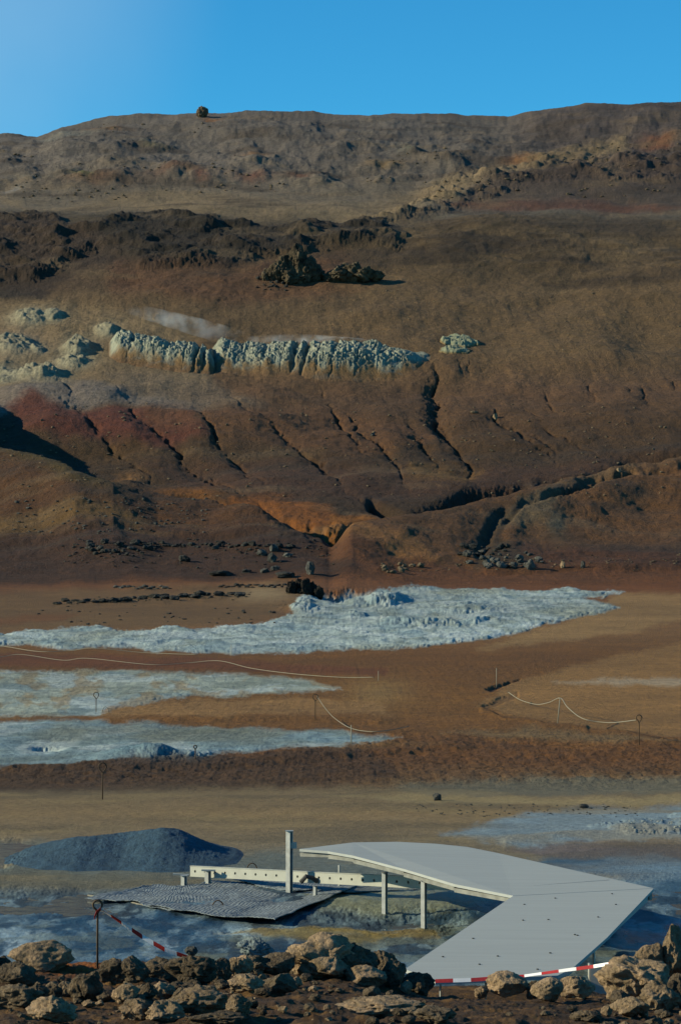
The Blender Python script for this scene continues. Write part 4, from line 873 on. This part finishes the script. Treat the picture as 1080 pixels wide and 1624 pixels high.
# corrugated mats sagging over the mud
def mat_sheet(name, c4, nu, nv, raise_, label, cu, cv, seed):
    U, V = np.meshgrid(np.linspace(0, 1, nu), np.linspace(0, 1, nv)); P = [np.array((*at(x, y, Yrow(y))[:2],)) for x, y in c4]
    XY = (P[0] * (1 - U)[..., None] + P[1] * U[..., None]) * (1 - V)[..., None] + (P[3] * (1 - U)[..., None] + P[2] * U[..., None]) * V[..., None]
    X, Y = XY[..., 0], XY[..., 1]
    X = X + .06 * fbm(V * 6, U * 6, 1.5, 3, seed) * (1 - 0 * U); Y = Y + .25 * fbm(U * 5, V * 0 + 3, 1.5, 3, seed)
    z = raise_(U, V) + .025 * fbm(X, Y, .9, 3, seed) + .007 * np.abs(np.sin(np.pi * U * cu + .8 * fbm(X, Y, .5, 2, seed))) * (.6 + .4 * np.abs(np.sin(np.pi * (V * cv + .5 * np.floor(U * cu) % 1))))
    o = grid_mesh(name, X, Y, z, M_mat); s = o.modifiers.new('thickness', 'SOLIDIFY'); s.thickness = .009; tag(o, label, 'mat', 'ribbed mats under the rail'); return o
mat_sheet('ground_mat', [(235,1443),(438,1470),(566,1416),(330,1402)], 420, 160, lambda U, V: .05 + .06 * sst(U, .7, 1), 'dark ribbed woven mat with its right edge lifted off the mud below the rail', 42, 15, 3)
mat_sheet('ground_mat', [(138,1426),(345,1456),(330,1408),(215,1410)], 300, 120, lambda U, V: .04 + .0 * V, 'dark ribbed mat lying flat at the left end below the short posts', 34, 11, 7)
mat_sheet('ground_mat', [(440,1420),(560,1424),(770,1416),(350,1400)], 300, 120, lambda U, V: .09 + .0 * V, 'narrow ribbed mat strip running right beneath the perforated rail', 56, 7, 9)
bm = bmesh.new(); tube(bm, [at(140, 1420, Yrow(1421)), at(200, 1429, Yrow(1430)), at(240, 1439, Yrow(1440)), ], .012); tube(bm, [at(250, 1428, Yrow(1430)), at(290, 1438, Yrow(1440)), at(322, 1444, Yrow(1446))], .012)
tube(bm, [at(360, 1447, Yrow(1449)), at(400, 1453, Yrow(1455)), at(438, 1456, Yrow(1458))], .012); tag(py_mesh('edge_cord', bm, M_rope), 'pale cord along the front edge of the ribbed mats', 'cord')

# ------------------------------------------------------------------ stakes, ropes, tapes
def stake(px, yt, yb, loop, label, Y=None, lean=0.0, r=.011, name='stake', mat=None, group=None):
    b = at(px, yb, Y) if Y else hit(px, yb, 40); k = b.y / F; h = (yb - yt) * k; lr = loop * k; bm = bmesh.new()
    top = b + Vector((lean * h, 0, h))
    if loop:
        c = top - Vector((0, 0, lr)); nk = c - Vector((0, 0, lr * 1.9))
        pts = [b - Vector((0, 0, .15)), nk] + [c + Vector((lr * math.sin(a), .3 * lr * math.cos(a * .5), lr * -math.cos(a))) for a in np.linspace(math.radians(50), math.radians(335), 15)] + [nk + Vector((-.1 * lr, .02, lr * .2)), nk - Vector((0, -.01, lr * .3))]
    else: pts = [b - Vector((0, 0, .15)), top]
    tube(bm, pts, r); o = py_mesh(name, bm, mat or M_rust, smooth=True); return tag(o, label, 'stake', group), top
sb = hit(155, 1537, 14, 22.5) or at(155, 1537, 21.5)
stake(155, 1429, 1537, 7, 'rusty loop-topped stake on the bank holding the left end of the red and white tape', Y=sb.y, r=.0095)
for a in [(163,1210,1268,6,'thin loop-topped stake at the front of the dark soil strip'),(153,1098,1130,4,'small loop-topped stake in the middle pale field'),(500,1101,1140,4,'loop-topped stake at the right end of the soil strip, holding a rope'),
          (1013,1134,1183,4.5,'loop-topped stake at the far right end of the pale rope'),(310,1182,1206,2.5,'short stake beside the blue spatter mound')]:
    stake(*a, r=.014)
for a in [(883,1107,1147,0,'leaning pale stake holding up the middle of the right rope'),(787,1060,1092,0,'pale upright stake behind the dark soil lip'),(367,1022,1040,0,'far thin stake at the front of the far white field'),(557,1150,1180,0,'thin stake near the tip of the lowest pale field'),(600,1064,1080,0,'short stake at the right end of the long far rope')]:
    stake(*a, r=.016, lean=.12 if a[0] == 883 else 0, mat=M_rope)
def staple(px, yt, yb, w, Y, label):
    bm = bmesh.new(); pts = [at(px + w * math.cos(a), yb - (yb - yt) * math.sin(a), Y) for a in np.linspace(math.pi, 0, 12)]; tube(bm, [pts[0] - Vector((0, 0, .1))] + pts + [pts[-1] - Vector((0, 0, .1))], .009)
    tag(py_mesh('ground_staple', bm, M_rust, smooth=True), label, 'staple')
staple(346, 1428, 1440, 9, 34.6, 'thin bent rod arching over the front of the mats'); staple(400, 1369, 1380, 8, 38.6, 'thin bent rod arch behind the perforated rail'); staple(168, 1121, 1130, 5, Yrow(1132), 'small bent rod on the soil lip beside the loop-topped stake')
def rope(pts, label, r=.018, lift=0.0, name='rope'):
    W_ = []
    for x, y, h in pts:      # h = pixels the rope hangs above the ground there
        g_ = hit(x, y + h, 40); Y = g_.y; W_.append(at(x, y, Y))
    P = []
    for i in range(len(W_) - 1):
        p0 = W_[max(i - 1, 0)]; p1 = W_[i]; p2 = W_[i + 1]; p3 = W_[min(i + 2, len(W_) - 1)]
        for t in np.linspace(0, 1, 8, endpoint=False): P.append(.5 * ((2 * p1) + (p2 - p0) * t + (2 * p0 - 5 * p1 + 4 * p2 - p3) * t * t + (3 * p1 - p0 - 3 * p2 + p3) * t ** 3))
    P.append(W_[-1]); bm = bmesh.new(); tube(bm, P, r, 5); tag(py_mesh(name, bm, M_rope, smooth=True), label, 'rope')
rope([(-60,1020,4),(0,1024,4),(60,1033,4),(110,1032,5),(150,1028,10),(230,1035,4),(312,1038,4)], 'faint rope sagging just below the far white field', .015)
rope([(-60,1046,4),(0,1042,6),(35,1038,10),(100,1047,4),(140,1044,9),(240,1054,4),(300,1051,6),(348,1048,11),(400,1060,5),(470,1069,4),(540,1074,5),(592,1074,8)], 'long thin rope across the brown strip between two white fields', .014)
rope([(503,1104,32),(515,1122,18),(532,1140,6),(560,1156,3),(600,1160,3),(648,1152,5)], 'sagging rope right of the loop-topped stake in the middle', .011)
rope([(806,1098,16),(825,1110,8),(850,1117,6),(870,1114,20),(888,1107,38),(900,1122,26),(925,1140,14),(965,1146,14),(1008,1142,40)], 'pale rope draped between stakes on the right tan flat', .014)
def tape(pts, wid, label, seg=.16, name='barrier_tape', lean=-.75):
    bm = bmesh.new(); P = [Vector(p) for p in pts]; D = [0]
    for a, b in zip(P[:-1], P[1:]): D.append(D[-1] + (b - a).length)
    n_ = int(D[-1] / (seg / 4)); Q = []
    for i in range(n_ + 1):
        s = D[-1] * i / n_; k = min(max(int(np.searchsorted(D, s)) - 1, 0), len(P) - 2); q = P[k].lerp(P[k + 1], (s - D[k]) / (D[k + 1] - D[k])); Q.append(q)
    fr = []
    for i, q in enumerate(Q):
        a = lean + .25 * math.sin(i * .23) + .2 * math.sin(i * .11 + 1); up = Vector((0, -math.sin(a), math.cos(a))); fr.append((bm.verts.new(q + up * wid / 2), bm.verts.new(q - up * wid / 2)))
    for i in range(n_):
        f = bm.faces.new((fr[i][0], fr[i + 1][0], fr[i + 1][1], fr[i][1])); f.material_index = (i // 4) % 2
    me = bpy.data.meshes.new(name); bm.to_mesh(me); bm.free(); me.materials.append(M_red); me.materials.append(M_white); o = bpy.data.objects.new(name, me); C.objects.link(o)
    s = o.modifiers.new('thickness', 'SOLIDIFY'); s.thickness = .002; return tag(o, label, 'barrier tape')
Yb = sb.y
tape([at(150, 1456, Yb), at(153, 1448, Yb - .02), at(160, 1441, Yb), at(190, 1461, Yb + .05), at(225, 1485, Yb + .1), at(262, 1506, Yb + .1), at(300, 1519, Yb + .1)], .042, 'red and white striped tape slanting down from the loop-topped stake on the left', .11, lean=.45)
tape([at(690, 1556, 23.6), at(750, 1554, 23.6), at(830, 1548, 23.6), at(880, 1541, 23.5), at(940, 1533, 23.4), at(985, 1525, 23.2), at(1030, 1517, 23.0)], .038, 'red and white striped tape stretched low along the foot of the walkway', .17)

# ------------------------------------------------------------------ steam
def steam(name, pts, r, dens, label):
    bm = bmesh.new(); r0 = bmesh.ops.create_icosphere(bm, subdivisions=3, radius=1.0)
    a, b = Vector(pts[0]), Vector(pts[1]); d = (b - a)
    for v in bm.verts:
        t = (v.co.x + 1) / 2; rr = r[0] * (1 - t) + r[1] * t; c = a.lerp(b, t)
        v.co = c + Vector((0, v.co.y * rr * 2.0, v.co.z * rr))
    m = bpy.data.materials.new(name + '_vapour'); m.use_nodes = True; n = m.node_tree.nodes; l = m.node_tree.links
    for q in list(n): n.remove(q)
    out = n.new('ShaderNodeOutputMaterial'); pv = n.new('ShaderNodeVolumePrincipled'); pv.inputs['Color'].default_value = (.85, .88, .92, 1); l.new(pv.outputs[0], out.inputs['Volume'])
    g = n.new('ShaderNodeNewGeometry'); no = n.new('ShaderNodeTexNoise'); no.inputs['Scale'].default_value = .45; no.inputs['Detail'].default_value = 4; l.new(g.outputs['Position'], no.inputs['Vector'])
    mr = n.new('ShaderNodeMapRange'); mr.inputs[1].default_value = .42; mr.inputs[2].default_value = .72; mr.inputs[3].default_value = 0; mr.inputs[4].default_value = dens; l.new(no.outputs[0], mr.inputs[0])
    tc = n.new('ShaderNodeTexCoord'); sb_ = n.new('ShaderNodeVectorMath'); sb_.operation = 'SUBTRACT'; sb_.inputs[1].default_value = (.5, .5, .5); l.new(tc.outputs['Generated'], sb_.inputs[0])
    ln = n.new('ShaderNodeVectorMath'); ln.operation = 'LENGTH'; l.new(sb_.outputs[0], ln.inputs[0]); ma = n.new('ShaderNodeMapRange'); ma.inputs[1].default_value = .46; ma.inputs[2].default_value = .05; ma.inputs[3].default_value = 0; ma.inputs[4].default_value = 1.8; l.new(ln.outputs['Value'], ma.inputs[0])
    mu = n.new('ShaderNodeMath'); mu.operation = 'MULTIPLY'; l.new(mr.outputs[0], mu.inputs[0]); l.new(ma.outputs[0], mu.inputs[1]); l.new(mu.outputs[0], pv.inputs['Density'])
    o = py_mesh(name, bm, m); tag(o, label, kind='stuff'); o['category'] = 'steam'; return o
steam('steam', (at(150, 474, 412), at(420, 548, 412)), (.9, 2.2), .16, 'thin wisp of steam drifting up to the left from the terraces')
steam('steam', (at(330, 536, 414), at(680, 552, 414)), (1.8, 1.0), .26, 'low bank of steam along the top of the long white terrace')
